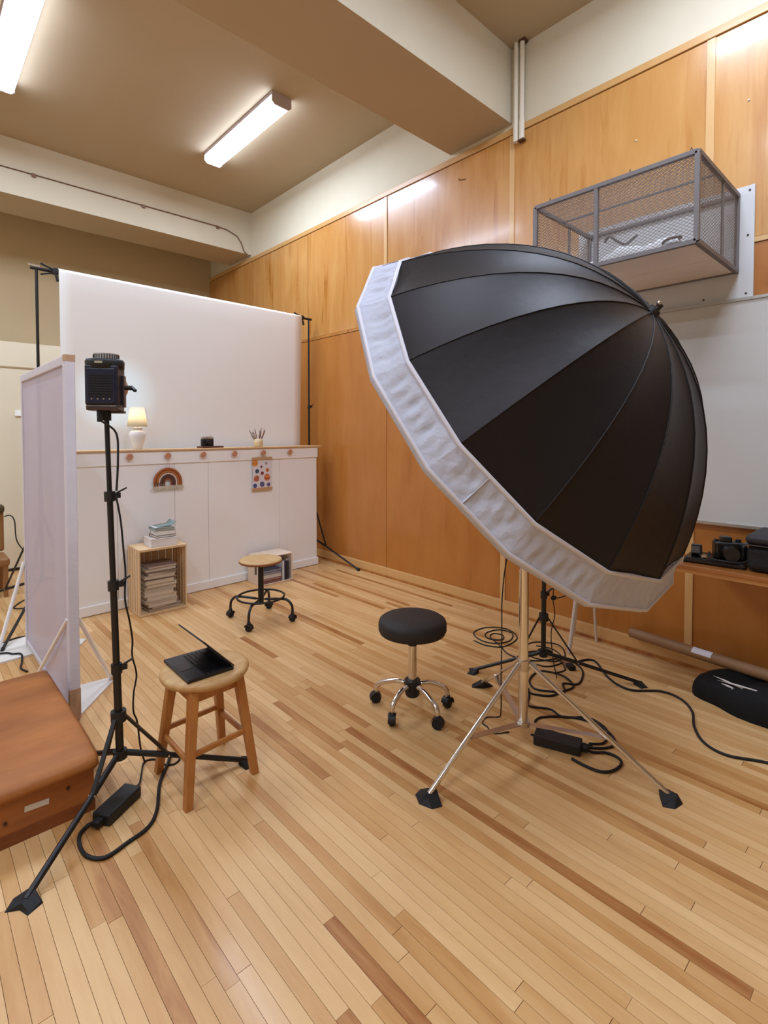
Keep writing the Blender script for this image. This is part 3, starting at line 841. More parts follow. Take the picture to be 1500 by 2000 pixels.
# low pale crate on its side
X0, X1, Y0, Y1, ZT = 2.375, 2.718, 4.205, 4.44, .262
cr2 = root('pale_crate', ((X0 + X1) / 2, (Y0 + Y1) / 2, 0), 'low whitewashed crate of books lying behind the wood-topped stool', 'crate')
for xa, hole in ((X0, 1), (X1 - .012, 1)):
    ym = (Y0 + Y1) / 2
    m = MB().bb(xa, xa + .012, Y0, Y1, .001, .085).bb(xa, xa + .012, Y0, Y1, .185, ZT).bb(xa, xa + .012, Y0, ym - .05, .085, .185).bb(xa, xa + .012, ym - .005, Y1, .085, .185)
    obj('end_board', m, M_CRATEP, cr2)
for i in range(4):
    ya = Y0 + i * (Y1 - Y0) / 4
    obj('slat', MB().bb(X0 + .012, X1 - .012, ya + .003, ya + (Y1 - Y0) / 4 - .003, ZT - .010, ZT), M_CRATEP, cr2, bevel=.001)
    obj('slat', MB().bb(X0 + .012, X1 - .012, ya + .003, ya + (Y1 - Y0) / 4 - .003, .001, .011), M_CRATEP, cr2, bevel=.001)
for i in range(3):
    za = .014 + i * .08
    obj('slat', MB().bb(X0 + .012, X1 - .012, Y1 - .010, Y1, za, za + .07), M_CRATEP, cr2, bevel=.001)
z = .0115
for T, cl, pg, lb in ((.022, (92, 30, 44), (150, 110, 100), 'maroon book at the bottom of the pale crate'),
                      (.024, (104, 36, 50), (170, 130, 120), 'maroon book second from the bottom in the pale crate'),
                      (.016, (214, 204, 190), (226, 220, 206), 'cream book above the two maroon ones in the pale crate'),
                      (.016, (196, 188, 176), (216, 208, 196), 'pale book in the middle of the pale crate stack'),
                      (.020, (66, 70, 92), (170, 168, 170), 'slate blue book lying in the pale crate'),
                      (.020, (78, 82, 100), (150, 150, 160), 'topmost blue grey book lying in the pale crate')):
    book((2.50, Y0 + .085, z), .205, .15, T, 0, cl, lb, 'books in the pale crate', page=pg); z += T + .0006
for i, (cl, lb) in enumerate((((206, 208, 208), 'white upright book in the pale crate'), ((34, 44, 66), 'navy upright book in the pale crate'), ((46, 48, 54), 'dark grey upright book at the right of the pale crate'))):
    t = root('upright_book', (2.615 + i * .024, Y0 + .09, .0115), lb, 'book', 'books in the pale crate')
    xx = 2.622 + i * .024
    obj('cover', MB().bb(xx - .010, xx - .008, Y0 + .012, Y0 + .16, .0115, .19).bb(xx + .008, xx + .010, Y0 + .012, Y0 + .16, .0115, .19).bb(xx - .010, xx + .010, Y0 + .010, Y0 + .012, .0115, .19), mat('cover_%d_%d_%d' % cl, cl, .5), t)
    obj('page_block', MB().bb(xx - .008, xx + .008, Y0 + .014, Y0 + .157, .014, .187), mat('pages_grey', (196, 196, 188), .8), t)

# ------------------------------------------------------------------ casters and rolling stools
def caster(parent, c, face, r=.026):
    c = Vector(c); f = Vector((math.cos(face), math.sin(face), 0)); s_ = Vector((-f.y, f.x, 0))
    o = obj('caster', MB().cyl(c + s_ * -.012 + Vector((0, 0, r)), c + s_ * .012 + Vector((0, 0, r)), r, n=18), M_RUBBER, parent)
    m = MB()
    prof = [(a, r * 1.12) for a in np.linspace(-.2, math.pi * .95, 10)]
    G = [[c + f * (math.cos(a) * q) + s_ * w + Vector((0, 0, r + max(-.012, math.sin(a) * q))) for w in (-.019, -.014, .014, .019)] for a, q in prof]
    m.grid(G); m.cyl(c + Vector((0, 0, r * 1.9)), c + Vector((0, 0, r * 1.9 + .018)), .011, n=10)
    obj('hood', m, M_BLKPL, o, solid=.002)
# black padded stool
B0 = Vector((1.868, 1.802, 0))
t = root('rolling_stool', B0, 'round black padded stool on five casters with a chrome base', 'stool')
obj('seat', MB().lathe(B0, [(.05, .395), (.150, .395), (.164, .401), (.171, .416), (.171, .447), (.166, .462), (.150, .473), (.08, .477), (1e-5, .478)], 40),
    mat('black_vinyl', (34, 27, 24), .68, bump=.05, bscale=150), t)
obj('gas_column', MB().cyl(B0 + Vector((0, 0, .345)), B0 + Vector((0, 0, .396)), .011, n=16), M_CHROME, t)
obj('column_sleeve', MB().cyl(B0 + Vector((0, 0, .155)), B0 + Vector((0, 0, .342)), .0215, n=24), M_CHROME, t)
obj('sleeve_cap', MB().cyl(B0 + Vector((0, 0, .335)), B0 + Vector((0, 0, .350)), .0235, n=24), M_BLKPL, t)
obj('base_hub', MB().cyl(B0 + Vector((0, 0, .085)), B0 + Vector((0, 0, .158)), .036, .040, 24).cyl(B0 + Vector((0, 0, .076)), B0 + Vector((0, 0, .086)), .03, .036, 24), M_BLKPL, t)
cs = [(1.785, 1.985), (1.700, 1.775), (1.835, 1.605), (2.02, 1.700), (2.005, 1.93)]
for cx, cy in cs:
    d = Vector((cx, cy, 0)) - B0; L = d.length; d.normalize()
    pts = [B0 + d * .03 + Vector((0, 0, .135)), B0 + d * .09 + Vector((0, 0, .137)), B0 + d * (L * .80) + Vector((0, 0, .115)), B0 + d * (L * .97) + Vector((0, 0, .090)), B0 + d * L + Vector((0, 0, .055))]
    obj('leg', MB().tube(pts, .0128, 10, smooth=5), M_CHROME, t)
    caster(t, (cx, cy, 0), math.atan2(d.y, d.x) + .6)
# wood seat stool
B0 = Vector((1.96, 3.465, 0))
t = root('drafting_stool', B0, 'wood-topped rolling stool with a black metal footring near the pale crate', 'stool')
obj('seat', MB().lathe(B0, [(1e-5, .430), (.140, .430), (.154, .436), (.158, .446), (.154, .456), (.142, .459), (.09, .455), (1e-5, .452)], 40), M_SEATW, t)
obj('seat_edge', MB().lathe(B0, [(.151, .432), (.1585, .438), (.1590, .446), (.157, .449)], 40), mat('seat_edge', (140, 84, 40), .5), t, label='darker turned edge')
obj('seat_plate', MB().cyl(B0 + Vector((0, 0, .418)), B0 + Vector((0, 0, .430)), .05, n=20), M_BLACK, t)
obj('column', MB().cyl(B0 + Vector((0, 0, .125)), B0 + Vector((0, 0, .42)), .021, n=20), M_BLACK, t)
obj('footring', MB().tube([B0 + Vector((.172 * math.cos(a), .172 * math.sin(a), .175)) for a in np.linspace(0, 2 * math.pi, 41)[:-1]], .008, 8, closed=True), M_BLACK, t)
for cx, cy in ((1.815, 3.665), (1.775, 3.31), (2.110, 3.27), (2.13, 3.64)):
    d = Vector((cx, cy, 0)) - B0; L = d.length; d.normalize()
    pts = [B0 + d * .015 + Vector((0, 0, .155)), B0 + d * .17 + Vector((0, 0, .163)), B0 + d * (L * .85) + Vector((0, 0, .155)), B0 + d * (L * .97) + Vector((0, 0, .125)), B0 + d * L + Vector((0, 0, .09)), B0 + d * L + Vector((0, 0, .045))]
    obj('leg', MB().tube(pts, .0095, 10, smooth=5), M_BLACK, t)
    caster(t, (cx, cy, 0), math.atan2(d.y, d.x) + 1.2, .024)

# ------------------------------------------------------------------ wooden stool and laptop
B0 = Vector((.900, 2.048, 0))
t = root('wooden_stool', B0, 'round beech stool with four splayed legs holding the open laptop', 'stool')
obj('seat', MB().lathe(B0, [(1e-5, .410), (.150, .410), (.166, .414), (.173, .424), (.174, .434), (.168, .442), (.155, .4455), (1e-5, .4455)], 44), M_STOOLT, t)
ftp = [(.757, 1.885), (.757, 2.183), (1.043, 2.203), (1.044, 1.908)]
tops = []
for fx, fy in ftp:
    f_ = Vector((fx, fy, 0)); d = f_ - B0
    tp = B0 + Vector((d.x * .67, d.y * .67, .412)); tops.append((tp, f_))
    obj('leg', MB().taper(f_, tp, .030, .037), M_STOOLW, t, bevel=.004)
for i in range(4):
    (a0, a1), (b0, b1) = tops[i], tops[(i + 1) % 4]
    q0 = a0.lerp(a1, .055); q1 = b0.lerp(b1, .055)
    obj('apron', MB().bar(q0, q1, .014, .048), M_STOOLW, t, bevel=.001)
    k = .62 if i % 2 == 0 else .56
    obj('stretcher', MB().bar(a0.lerp(a1, k), b0.lerp(b1, k), .015, .021), M_STOOLW, t, bevel=.004)
# laptop
z0 = .4462
A_ = Vector((.972, 2.186, z0)); B_ = Vector((.969, 1.932, z0)); FL = Vector((.790, 2.182, z0)); FR = Vector((.775, 1.910, z0))
hx = (A_ - B_); LW = hx.length; hx.normalize(); dx = (FL - A_); LD = .188; dx = (dx - hx * dx.dot(hx)).normalized()
up = Vector((0, 0, 1)); RL = Matrix((dx, hx, up)).transposed()
mid = (A_ + B_) / 2
t = root('laptop', mid + dx * LD / 2, 'black laptop half folded open on the wooden stool', 'laptop')
M_LAP = mat('laptop_shell', (26, 23, 24), .42)
obj('keyboard_deck', MB().box(mid + dx * LD / 2 + up * .0065, (LD, LW, .013), RL), M_LAP, t, bevel=.003)
kb = MB()
for r_ in range(5):
    for k in range(12):
        kb.box(mid + dx * (.040 + r_ * .0165) + hx * (-LW / 2 + .030 + k * (LW - .06) / 11) + up * .0145, (.0135, (LW - .06) / 11 - .003, .003), RL)
obj('keys', kb, mat('laptop_keys', (14, 13, 14), .35), t, kind='stuff')
obj('touchpad', MB().box(mid + dx * (LD - .034) + hx * .01 + up * .0134, (.05, .085, .001), RL), mat('touchpad', (38, 32, 33), .35), t)
sv = (dx * .695 + up * .719).normalized(); sn = sv.cross(hx).normalized(); RS = Matrix((sv, hx, sn)).transposed()
SLn = .182
obj('screen_lid', MB().box(mid - dx * .002 + up * .014 + sv * SLn / 2, (SLn, LW, .0055), RS), M_LAP, t, bevel=.0015)
obj('screen', MB().box(mid - dx * .002 + up * .014 + sv * SLn / 2 - sn * .003 * (1 if sn.z < 0 else -1) * -1, (SLn - .018, LW - .014, .0008), RS), mat('screen_glass', (10, 10, 14), .12), t)
obj('hinge', MB().cyl(A_ + up * .014 - hx * .03, B_ + up * .014 + hx * .03, .005, n=10), M_BLKPL, t)

# ------------------------------------------------------------------ continuous light head on its stand
HC = Vector((.572, 2.158, 1.575)); ha = -math.radians(30); RH_ = rz(ha)   # aims toward the backdrop
def hp(a, b, c_): return HC + RH_ @ Vector((a, b, c_))
M_HEAD = mat('light_body', (24, 26, 40), .4); M_HEAD2 = mat('light_trim', (84, 70, 68), .3, .6)
t = root('studio_light', hp(0, 0, -.1), 'boxy dark blue-black continuous light head on the black stand, aimed at the backdrop', 'studio light')
obj('body', MB().box(hp(0, 0, 0), (.112, .105, .150), RH_), M_HEAD, t, bevel=.008, seg=3)
obj('back_panel', MB().box(hp(0, -.054, -.004), (.094, .005, .128), RH_), mat('light_back', (22, 26, 48), .35), t, bevel=.002)
gr = MB()
for i in range(9):
    gr.box(hp(0, -.058, .036 - i * .0095), (.078, .003, .0035), RH_)
obj('vent_grille', gr, M_BLKPL, t)
for i in range(4):
    obj('button', MB().cyl(hp(-.03 + i * .02, -.056, -.052), hp(-.03 + i * .02, -.060, -.052), .003, n=8), M_BRUSH, t)
obj('top_cap', MB().lathe(hp(0, 0, .078), [(.060, -.018), (.066, -.014), (.067, .012), (.062, .020), (.02, .023)], 28, R=RH_, sy=.92), M_BLKPL, t)
obj('badge', MB().box(hp(-.005, -.0625, .082), (.026, .002, .008), RH_), mat('badge', (168, 156, 132), .5), t, label='small pale maker badge')
obj('fin_ring', MB().cyl(hp(0, .02, .10), hp(0, .02, .121), .044, n=28), mat('fin_metal', (196, 196, 198), .3, .8), t)
fm = MB()
for i in range(16):
    a = -math.pi + math.pi * i / 15
    fm.box(hp(.044 * math.cos(a), .02 + .044 * math.sin(a), .1095), (.0028, .0028, .016), RH_)
obj('fin_slots', fm, M_BLKPL, t)
obj('bottom_plate', MB().box(hp(0, 0, -.083), (.108, .100, .022), RH_), M_HEAD2, t, bevel=.006)
obj('yoke', MB().box(hp(.0625, .01, -.02), (.008, .03, .12), RH_).box(hp(.03, .01, -.098), (.07, .03, .01), RH_), M_HEAD2, t, bevel=.002)
obj('tilt_lever', MB().cyl(hp(.066, .01, -.005), hp(.092, .01, -.005), .009, n=12).bar(hp(.090, .01, -.003), hp(.108, -.015, -.018), .012, .010), M_BLKPL, t, bevel=.002)
obj('stand_socket', MB().cyl(hp(0, 0, -.13), hp(0, 0, -.088), .019, n=16), M_BLKPL, t)
obj('reflector', MB().cyl(hp(0, .054, 0), hp(0, .095, 0), .045, .058, 24, cap=False), mat('reflector_silver', (220, 220, 224), .2, 1.0), t)
obj('emitter', MB().cyl(hp(0, .054, 0), hp(0, .058, 0), .016, n=20), mat('led_lit', (235, 243, 255), .4, emit=60, ecol=(214, 232, 255)), t)
sl = bpy.data.lights.new('spot', 'SPOT'); sl.energy = 140; sl.color = (.30, .72, 1.0); sl.spot_size = math.radians(16); sl.spot_blend = 1.0; sl.shadow_soft_size = .02
so = bpy.data.objects.new('spot', sl); COL.objects.link(so); so.parent = t
src = hp(.012, .11, .0); WLt = WL[t.name]
so.location = src - WLt
so.rotation_euler = (Vector((1.34, 4.77, 1.72)) - src).to_track_quat('-Z', 'Y').to_euler()
obj('lead_plug', MB().cyl(hp(-.012, -.036, -.09), hp(-.012, -.04, -.135), .009, .007, 12), M_RUBBER, t)
obj('power_lead', MB().tube([hp(-.012, -.035, -.092), hp(-.012, -.04, -.125), (.600, 2.135, 1.40), (.604, 2.128, 1.30), (.596, 2.124, 1.18)], .004, 7, smooth=6), M_BLKPL, t)

# ------------------------------------------------------------------ diffusion panel on the left
PX = .600
t = root('diffusion_panel', (PX, 3.45, 0), 'tall white fabric diffusion panel on a timber frame, standing in line with the camera', 'diffusion panel')
YA, YF, PH = 2.837, 4.095, 1.768
obj('upright', MB().bb(PX - .024, PX + .022, YA, YA + .045, .012, PH), M_CLOTH, t, bevel=.005)
obj('upright', MB().bb(PX - .018, PX + .018, YF - .04, YF, .012, PH), M_CLOTH, t, bevel=.005)
obj('top_rail', MB().bb(PX - .022, PX + .022, YA + .045, YF - .04, PH - .045, PH), M_CLOTH, t, bevel=.005)
obj('bottom_rail', MB().bb(PX - .018, PX + .018, YA + .045, YF - .04, .018, .05), M_CLOTH, t, bevel=.005)
obj('upright_end', MB().bb(PX - .0245, PX + .0225, YA - .001, YA + .03, .012, .16), mat('bare_timber', (186, 150, 116), .6, var=.2, scale=(30, 30, 6)), t, label='bare scuffed timber foot of the near upright')
obj('upright_end', MB().bb(PX - .0245, PX + .0225, YA - .001, YA + .03, PH - .03, PH + .001), mat('bare_timber', (186, 150, 116)), t, label='bare timber end at the top of the near upright')
G = [[(PX - .012 + .004 * math.sin(i * .6) * math.sin(j * .7), YA + .045 + (YF - YA - .085) * i / 12, .045 + (PH - .09) * j / 14) for j in range(15)] for i in range(13)]
obj('fabric', MB().grid(G), M_DIFF, t)
M_FT = mat('foot_white', (230, 224, 214), .6)
obj('foot_plate', MB().prism([(.605, 2.845), (.872, 3.175), (.845, 3.20), (.62, 3.22)], 0, .012), M_FT, t)
obj('foot_plate', MB().prism([(.645, 3.88), (.85, 3.84), (.895, 3.915), (.70, 4.12), (.645, 4.25), (.30, 4.15), (.20, 3.95), (.42, 3.86)], 0, .012), M_FT, t)
obj('strut', MB().cyl((PX + .02, YA + .03, .50), (.845, 3.17, .02), .010, n=10), M_WHITE, t)
obj('strut', MB().cyl((PX - .02, YA + .03, .50), (.562, 3.54, .012), .010, n=10), M_WHITE, t)
obj('strut', MB().cyl((PX - .02, YF - .02, .557), (.430, 4.05, .014), .011, n=10), M_WHITE, t)
obj('bolt', MB().cyl((.845, 3.165, .012), (.845, 3.165, .035), .012, n=10), M_BRUSH, t)

# ------------------------------------------------------------------ low padded box, bottom left
t = root('padded_box', (0.0, 2.58, 0), 'low brown wooden box with an orange-brown padded leather top', 'box')
obj('body', MB().bb(-.55, .505, 2.125, 3.03, 0.0, .165), M_BOXW, t, bevel=.004)
prof = [(2.150, .150), (2.118, .155), (2.100, .168), (2.098, .185), (2.108, .202), (2.135, .214), (2.25, .219), (2.58, .222), (2.95, .219), (3.045, .212), (3.06, .190), (3.05, .155)]
xs = [-.56, -.53, .47, .505, .518, .512]; ins = [0, 0, 0, .003, .012, .03]
G = [[(xx, y if y > 2.3 else y + ins[i], z_ - ins[i] * .6 if z_ > .18 else z_ + ins[i] * .4) for y, z_ in prof] for i, xx in enumerate(xs)]
m = MB().grid(G); m.add(G[-1], [tuple(range(len(prof)))]); m.add(G[0], [tuple(reversed(range(len(prof))))])
obj('padded_top', m, M_PAD, t)
obj('tape_label', MB().box((.325, 2.1235, .105), (.072, .0015, .020), ry(.06)), mat('masking_tape', (214, 204, 186), .7), t)
obj('screw', MB().cyl((.235, 2.126, .085), (.235, 2.120, .085), .006, n=10).cyl((.42, 2.126, .12), (.42, 2.120, .12), .006, n=10), mat('dark_screw', (60, 40, 28), .5), t)
obj('lower_board', MB().bb(-.552, .507, 2.1225, 2.125, .0, .045), mat('box_lower', (140, 76, 34), .45, rgb2=(110, 56, 20), scale=(3, 9, 30)), t, label='darker lower board')

# ------------------------------------------------------------------ cage on the wall
CX0, CX1, CY0, CY1, CZ0, CZ1 = 2.742, 3.432, .812, 1.655, 2.292, 2.705
t = root('wire_cage', ((CX0 + CX1) / 2, (CY0 + CY1) / 2, CZ0), 'grey steel mesh cage bolted high on the white board', 'cage')
a_ = .022
def fb(p, q): obj('frame_bar', MB().bar(p, q, a_, a_), M_GREY, t, bevel=.001)
for z in (CZ0, CZ1):
    fb((CX0, CY0, z), (CX0, CY1, z)); fb((CX1 - .012, CY0, z), (CX1 - .012, CY1, z))
    fb((CX0, CY0, z), (CX1, CY0, z)); fb((CX0, CY1, z), (CX1, CY1, z))
for xx in (CX0, CX1 - .012):
    for yy in (CY0, CY1): fb((xx, yy, CZ0), (xx, yy, CZ1))
ym = CY0 + (CY1 - CY0) * .57
obj('frame_bar', MB().bar((CX0, ym, CZ0), (CX0, ym, CZ1), .02, .02), M_GREY, t)
xm = CX0 + (CX1 - CX0) * .45
obj('frame_bar', MB().bar((xm, CY0, CZ1), (xm, CY1, CZ1), .010, .010), M_GREY, t)
obj('frame_bar', MB().bar((CX0 + .4, CY0, CZ0), (CX0 + .4, CY0, CZ1), .012, .012), M_GREY, t)
obj('frame_bar', MB().bar((CX0 + .4, CY1, CZ0), (CX0 + .4, CY1, CZ1), .012, .012), M_GREY, t)
def mesh_face(o0, u, v, Lu, Lv, name):
    """expanded mesh: two families of slanted strands clipped to the rectangle"""
    u = Vector(u); v = Vector(v); n_ = u.cross(v); o0 = Vector(o0); m = MB()
    sl_ = .62; pitch = .027
    for s_ in (1, -1):
        k = sl_ * s_
        c0 = -Lu * sl_ if s_ == 1 else 0
        c1 = Lv if s_ == 1 else Lv + Lu * sl_
        cc_ = c0 + pitch * sl_ * .5
        while cc_ < c1:
            xa, xb = 0.0, Lu
            ya_, yb_ = cc_, cc_ + k * Lu
            if k > 0:
                if ya_ < 0: xa = -cc_ / k
                if yb_ > Lv: xb = (Lv - cc_) / k
            else:
                if ya_ > Lv: xa = (Lv - cc_) / k
                if yb_ < 0: xb = -cc_ / k
            if xb - xa > .002:
                m.bar(o0 + u * xa + v * (cc_ + k * xa), o0 + u * xb + v * (cc_ + k * xb), .0018, .0018, up=n_)
            cc_ += pitch * sl_
    ob = obj(name, m, mat('mesh_wire', (128, 112, 102), .5), t, kind='stuff')
mesh_face((CX0, CY0, CZ0), (0, 1, 0), (0, 0, 1), CY1 - CY0, CZ1 - CZ0, 'front_mesh')
mesh_face((CX0, CY0, CZ0), (1, 0, 0), (0, 0, 1), CX1 - CX0, CZ1 - CZ0, 'side_mesh')
mesh_face((CX0, CY1, CZ0), (1, 0, 0), (0, 0, 1), CX1 - CX0, CZ1 - CZ0, 'side_mesh')
mesh_face((CX0, CY0, CZ1), (0, 1, 0), (1, 0, 0), CY1 - CY0, CX1 - CX0, 'top_mesh')
for i in range(2):
    xa = CX0 + .012 + i * (CX1 - CX0 - .03) / 2
    obj('bottom_board', MB().bb(xa + .001, xa + (CX1 - CX0 - .03) / 2 - .002, CY0 + .012, CY1 - .012, CZ0 - .004, CZ0 + .008), mat('cage_board', (240, 228, 216), .6, var=.06, scale=(3, 3, 3)), t)
for yy in (CY0 + .02, CY0 + .3, CY1 - .1):
    obj('wire_tie', MB().tube([(CX0, yy, CZ1 + .01), (CX0 - .004, yy + .006, CZ1 + .026), (CX0 + .004, yy + .014, CZ1 + .016)], .0025, 5), M_GREY, t)
# bundled cloth inside
m = MB(); rr_ = random.Random(2)
NX, NY = 18, 30; G = []
for i in range(NX):
    row = []
    for j in range(NY):
        u, v = i / (NX - 1), j / (NY - 1)
        e_ = (math.sin(math.pi * u) * math.sin(math.pi * v)) ** .45
        h_ = .165 * e_ * (.75 + .25 * math.sin(7 * u + 5 * v) + .2 * math.sin(17 * v - 4 * u) + .12 * rr_.uniform(-1, 1))
        row.append((CX0 + .06 + .56 * u, CY0 + .06 + .72 * v, CZ0 + .0085 + max(0, h_)))
    G.append(row)
m.grid(G)
obj('folded_cloth', m, mat('pale_cloth', (236, 234, 232), .85, bump=.3, bscale=25), None, 'crumpled pale grey cloth heaped inside the wire cage', 'cloth')
pts = [(CX0 + .15 + .05 * math.sin(k * .9), CY0 + .12 + .028 * k, CZ0 + .15 + .02 * math.sin(k * 1.7)) for k in range(8, 14)]
M_GC = mat('grey_cable', (112, 104, 100), .6)
obj('cable_bundle', MB().tube(pts, .007, 7, smooth=3), M_GC, None, 'grey cable snaking over the pale cloth inside the wire cage', 'cable')
obj('coiled_cable', MB().tube([(CX0 + .10 + .04 * math.cos(k * .8), CY0 + .14 + .04 * math.sin(k * .8), CZ0 + .016 + .004 * k) for k in range(16)], .007, 7, smooth=3),
    M_GC, None, 'small coil of grey cable in the near corner of the wire cage', 'cable')
# white board behind, whiteboard
t = root('backboard', (3.42, 1.24, 2.14), 'white painted board fixed to the wall behind the wire cage', 'board')
obj('board', MB().bb(3.424, 3.436, .733, 1.735, 2.143, 2.748), M_PLYW, t, bevel=.001)
for yy, zz in ((.757, 2.722), (.762, 2.48), (.766, 2.165), (.972, 2.165), (1.25, 2.165)):
    obj('screw', MB().cyl((3.425, yy, zz), (3.421, yy, zz), .0055, n=8), mat('dark_screw', (60, 40, 28), .5), t)
t = root('whiteboard', (3.42, .6, .87), 'large pale whiteboard on the wood wall, half hidden by the umbrella', 'whiteboard')
obj('writing_surface', MB().bb(3.410, 3.4355, -.9, 1.95, .888, 2.128), M_WB, t)
M_ALU = mat('aluminium', (182, 176, 168), .35, .8)
obj('frame_rail', MB().bb(3.402, 3.4355, -.9, 1.95, 2.124, 2.140), M_ALU, t)
obj('frame_rail', MB().bb(3.402, 3.4355, -.9, 1.95, .872, .888), M_ALU, t)
obj('frame_rail', MB().bb(3.402, 3.4355, 1.95, 1.965, .872, 2.14), M_ALU, t)
# specks and nails on the wood
for nm, yy, zz, cl in (('a', .773, 3.214, (230, 226, 216)), ('b', 1.368, 3.236, (230, 226, 216))):
    obj('nail_mark', MB().ball((pt - .001, yy, zz), .006, 6), mat('nail_white', cl, .5), None,
        'tiny white filled nail hole right of the batten on the upper wood panel' if nm == 'a' else 'tiny white filled nail hole above the cage', 'nail')
obj('wire_scrap', MB().tube([(pt - .003, 2.79, 3.50), (pt - .010, 2.775, 3.478), (pt - .006, 2.74, 3.475), (pt - .002, 2.715, 3.468)], .0028, 5, smooth=3), mat('scrap_brown', (96, 60, 34), .6), None,
    'bent brown wire scrap stuck to the upper wood panel', 'wire')

# ------------------------------------------------------------------ counter on the right
t = root('wall_counter', (3.2, .2, .70), 'brown wooden counter fixed along the wall under the whiteboard', 'counter')
M_CT = mat('counter_wood', (176, 110, 54), .35, rgb2=(146, 84, 34), scale=(20, 3, 20), coat=.3)
TZ = .712
obj('counter_top', MB().bb(2.985, 3.434, -1.4, .99, TZ - .022, TZ), M_CT, t, bevel=.004)
obj('apron', MB().bb(3.0, 3.014, -1.4, .98, TZ - .045, TZ - .022), mat('counter_edge', (206, 148, 88), .45), t)
obj('bracket', MB().bb(3.10, 3.434, .90, .93, TZ - .06, TZ - .022), M_CT, t)
obj('bracket', MB().bb(3.10, 3.434, -.6, -.57, TZ - .06, TZ - .022), M_CT, t)
# black camera and kit on the counter
cz = TZ + .0005
kt = root('black_tablet', (3.14, .83, cz), 'flat black case lying under the camera on the counter', 'case')
obj('case_body', MB().box((3.16, .815, cz + .014), (.20, .27, .028), rz(.12)), mat('case_black', (16, 12, 12), .3), kt, bevel=.008)
obj('zip', MB().box((3.16, .815, cz + .0145), (.203, .273, .0025), rz(.12)), mat('zip', (60, 48, 44), .4), kt)
obj('paper_label', MB().box((3.065, .955, cz + .008), (.05, .028, .014), rz(.12)), mat('card_white', (226, 220, 214), .7), None, 'small white card beside the black case, touching the umbrella skirt', 'card')
kz = cz + .0285
kc = root('camera', (3.16, .79, kz), 'black digital camera lying with its lens and battery grip on the counter', 'camera')
Rk = rz(.5)
def kp(a, b, c_): return Vector((3.17, .765, kz)) + Rk @ Vector((a, b, c_))
M_CAM = mat('camera_black', (15, 13, 13), .32)
obj('camera_body', MB().box(kp(0, 0, .045), (.075, .135, .09), Rk), M_CAM, kc, bevel=.012, seg=3)
obj('viewfinder_hump', MB().box(kp(0, .012, .10), (.055, .05, .032), Rk), M_CAM, kc, bevel=.009)
obj('hand_grip', MB().box(kp(-.02, -.058, .042), (.075, .032, .082), Rk), M_CAM, kc, bevel=.012)
obj('lens', MB().cyl(kp(-.038, .012, .045), kp(-.10, .012, .042), .034, .031, 24).cyl(kp(-.10, .012, .042), kp(-.112, .012, .042), .036, .036, 24), M_CAM, kc)
obj('dial', MB().cyl(kp(0, -.045, .09), kp(0, -.045, .102), .013, n=14).cyl(kp(0, .055, .09), kp(0, .055, .099), .011, n=14), M_BLKPL, kc)
obj('strap_ring', MB().tube([kp(-.055 + .009 * math.cos(a), -.082, .062 + .009 * math.sin(a)) for a in np.linspace(0, 6.28, 13)[:-1]], .0028, 6, closed=True), M_CHROME, kc)
obj('neck_strap', MB().tube([kp(-.04, -.075, .06), kp(-.09, -.08, .03), kp(-.12, -.03, .006), kp(-.11, .05, .006), kp(-.07, .10, .01), kp(-.02, .09, .03)], .006, 6, smooth=5), M_RUBBER, kc)
kd = root('flash_unit', (3.12, .90, kz), 'small black device propped beside the camera on the counter', 'flash')
obj('flash_body', MB().box((3.135, .902, kz + .030), (.06, .05, .055), rz(.3) @ ry(.25)), M_CAM, kd, bevel=.006)
obj('flash_window', MB().box((3.102, .896, kz + .036), (.004, .036, .034), rz(.3) @ ry(.25)), mat('flash_glass', (88, 84, 82), .2), kd)
obj('flash_foot', MB().box((3.10, .86, kz + .008), (.05, .03, .012), rz(.5)), M_BRUSH, kd, bevel=.002)
t = root('camera_bag', (3.2, .42, cz), 'black soft camera bag at the right edge, on the counter', 'bag')
obj('bag_body', MB().bb(3.06, 3.38, .20, .665, cz, cz + .135), mat('bag_nylon', (17, 15, 16), .7, bump=.2, bscale=90), t, bevel=.035, seg=4)
obj('bag_lid', MB().bb(3.055, 3.385, .195, .67, cz + .135, cz + .185), mat('bag_lid', (44, 40, 42), .6, bump=.15, bscale=60), t, bevel=.03, seg=4)
obj('bag_zip', MB().bb(3.05, 3.39, .19, .675, cz + .131, cz + .137), mat('zip', (60, 48, 44), .4), t, bevel=.002)

# ------------------------------------------------------------------ tube and bag under the counter
t = root('cardboard_tube', (3.24, .95, .12), 'long brown cardboard tube leaning against the wall below the counter', 'tube')
p0, p1 = Vector((3.385, 1.335, .130)), Vector((3.08, .30, .205))
obj('tube', MB().cyl(p0, p1, .0305, n=28), mat('kraft_tube', (140, 102, 66), .6, var=.08, scale=(8, 8, 8)), t)
obj('end_plug', MB().cyl(p0 - (p1 - p0).normalized() * .002, p0 + (p1 - p0).normalized() * .006, .027, n=24), mat('kraft_dark', (112, 80, 50), .7), t)
q = p0.lerp(p1, .43); d_ = (p1 - p0).normalized()
m = MB(); a, b = m.frame(d_); G = []
toc = Vector((0, 0, 1.4)) - q; toc -= d_ * toc.dot(d_); toc.normalize(); sd = d_.cross(toc)
for i in range(8):
    an = -1.15 + 1.3 * i / 7
    w = toc * math.cos(an) - sd * math.sin(an) * (1 if sd.z < 0 else -1) * -1
    G.append([q + d_ * s_ + w * .0312 for s_ in (-.055, .055)])
obj('paper_label', MB().grid(G), mat('label_white', (214, 208, 214), .7), t)
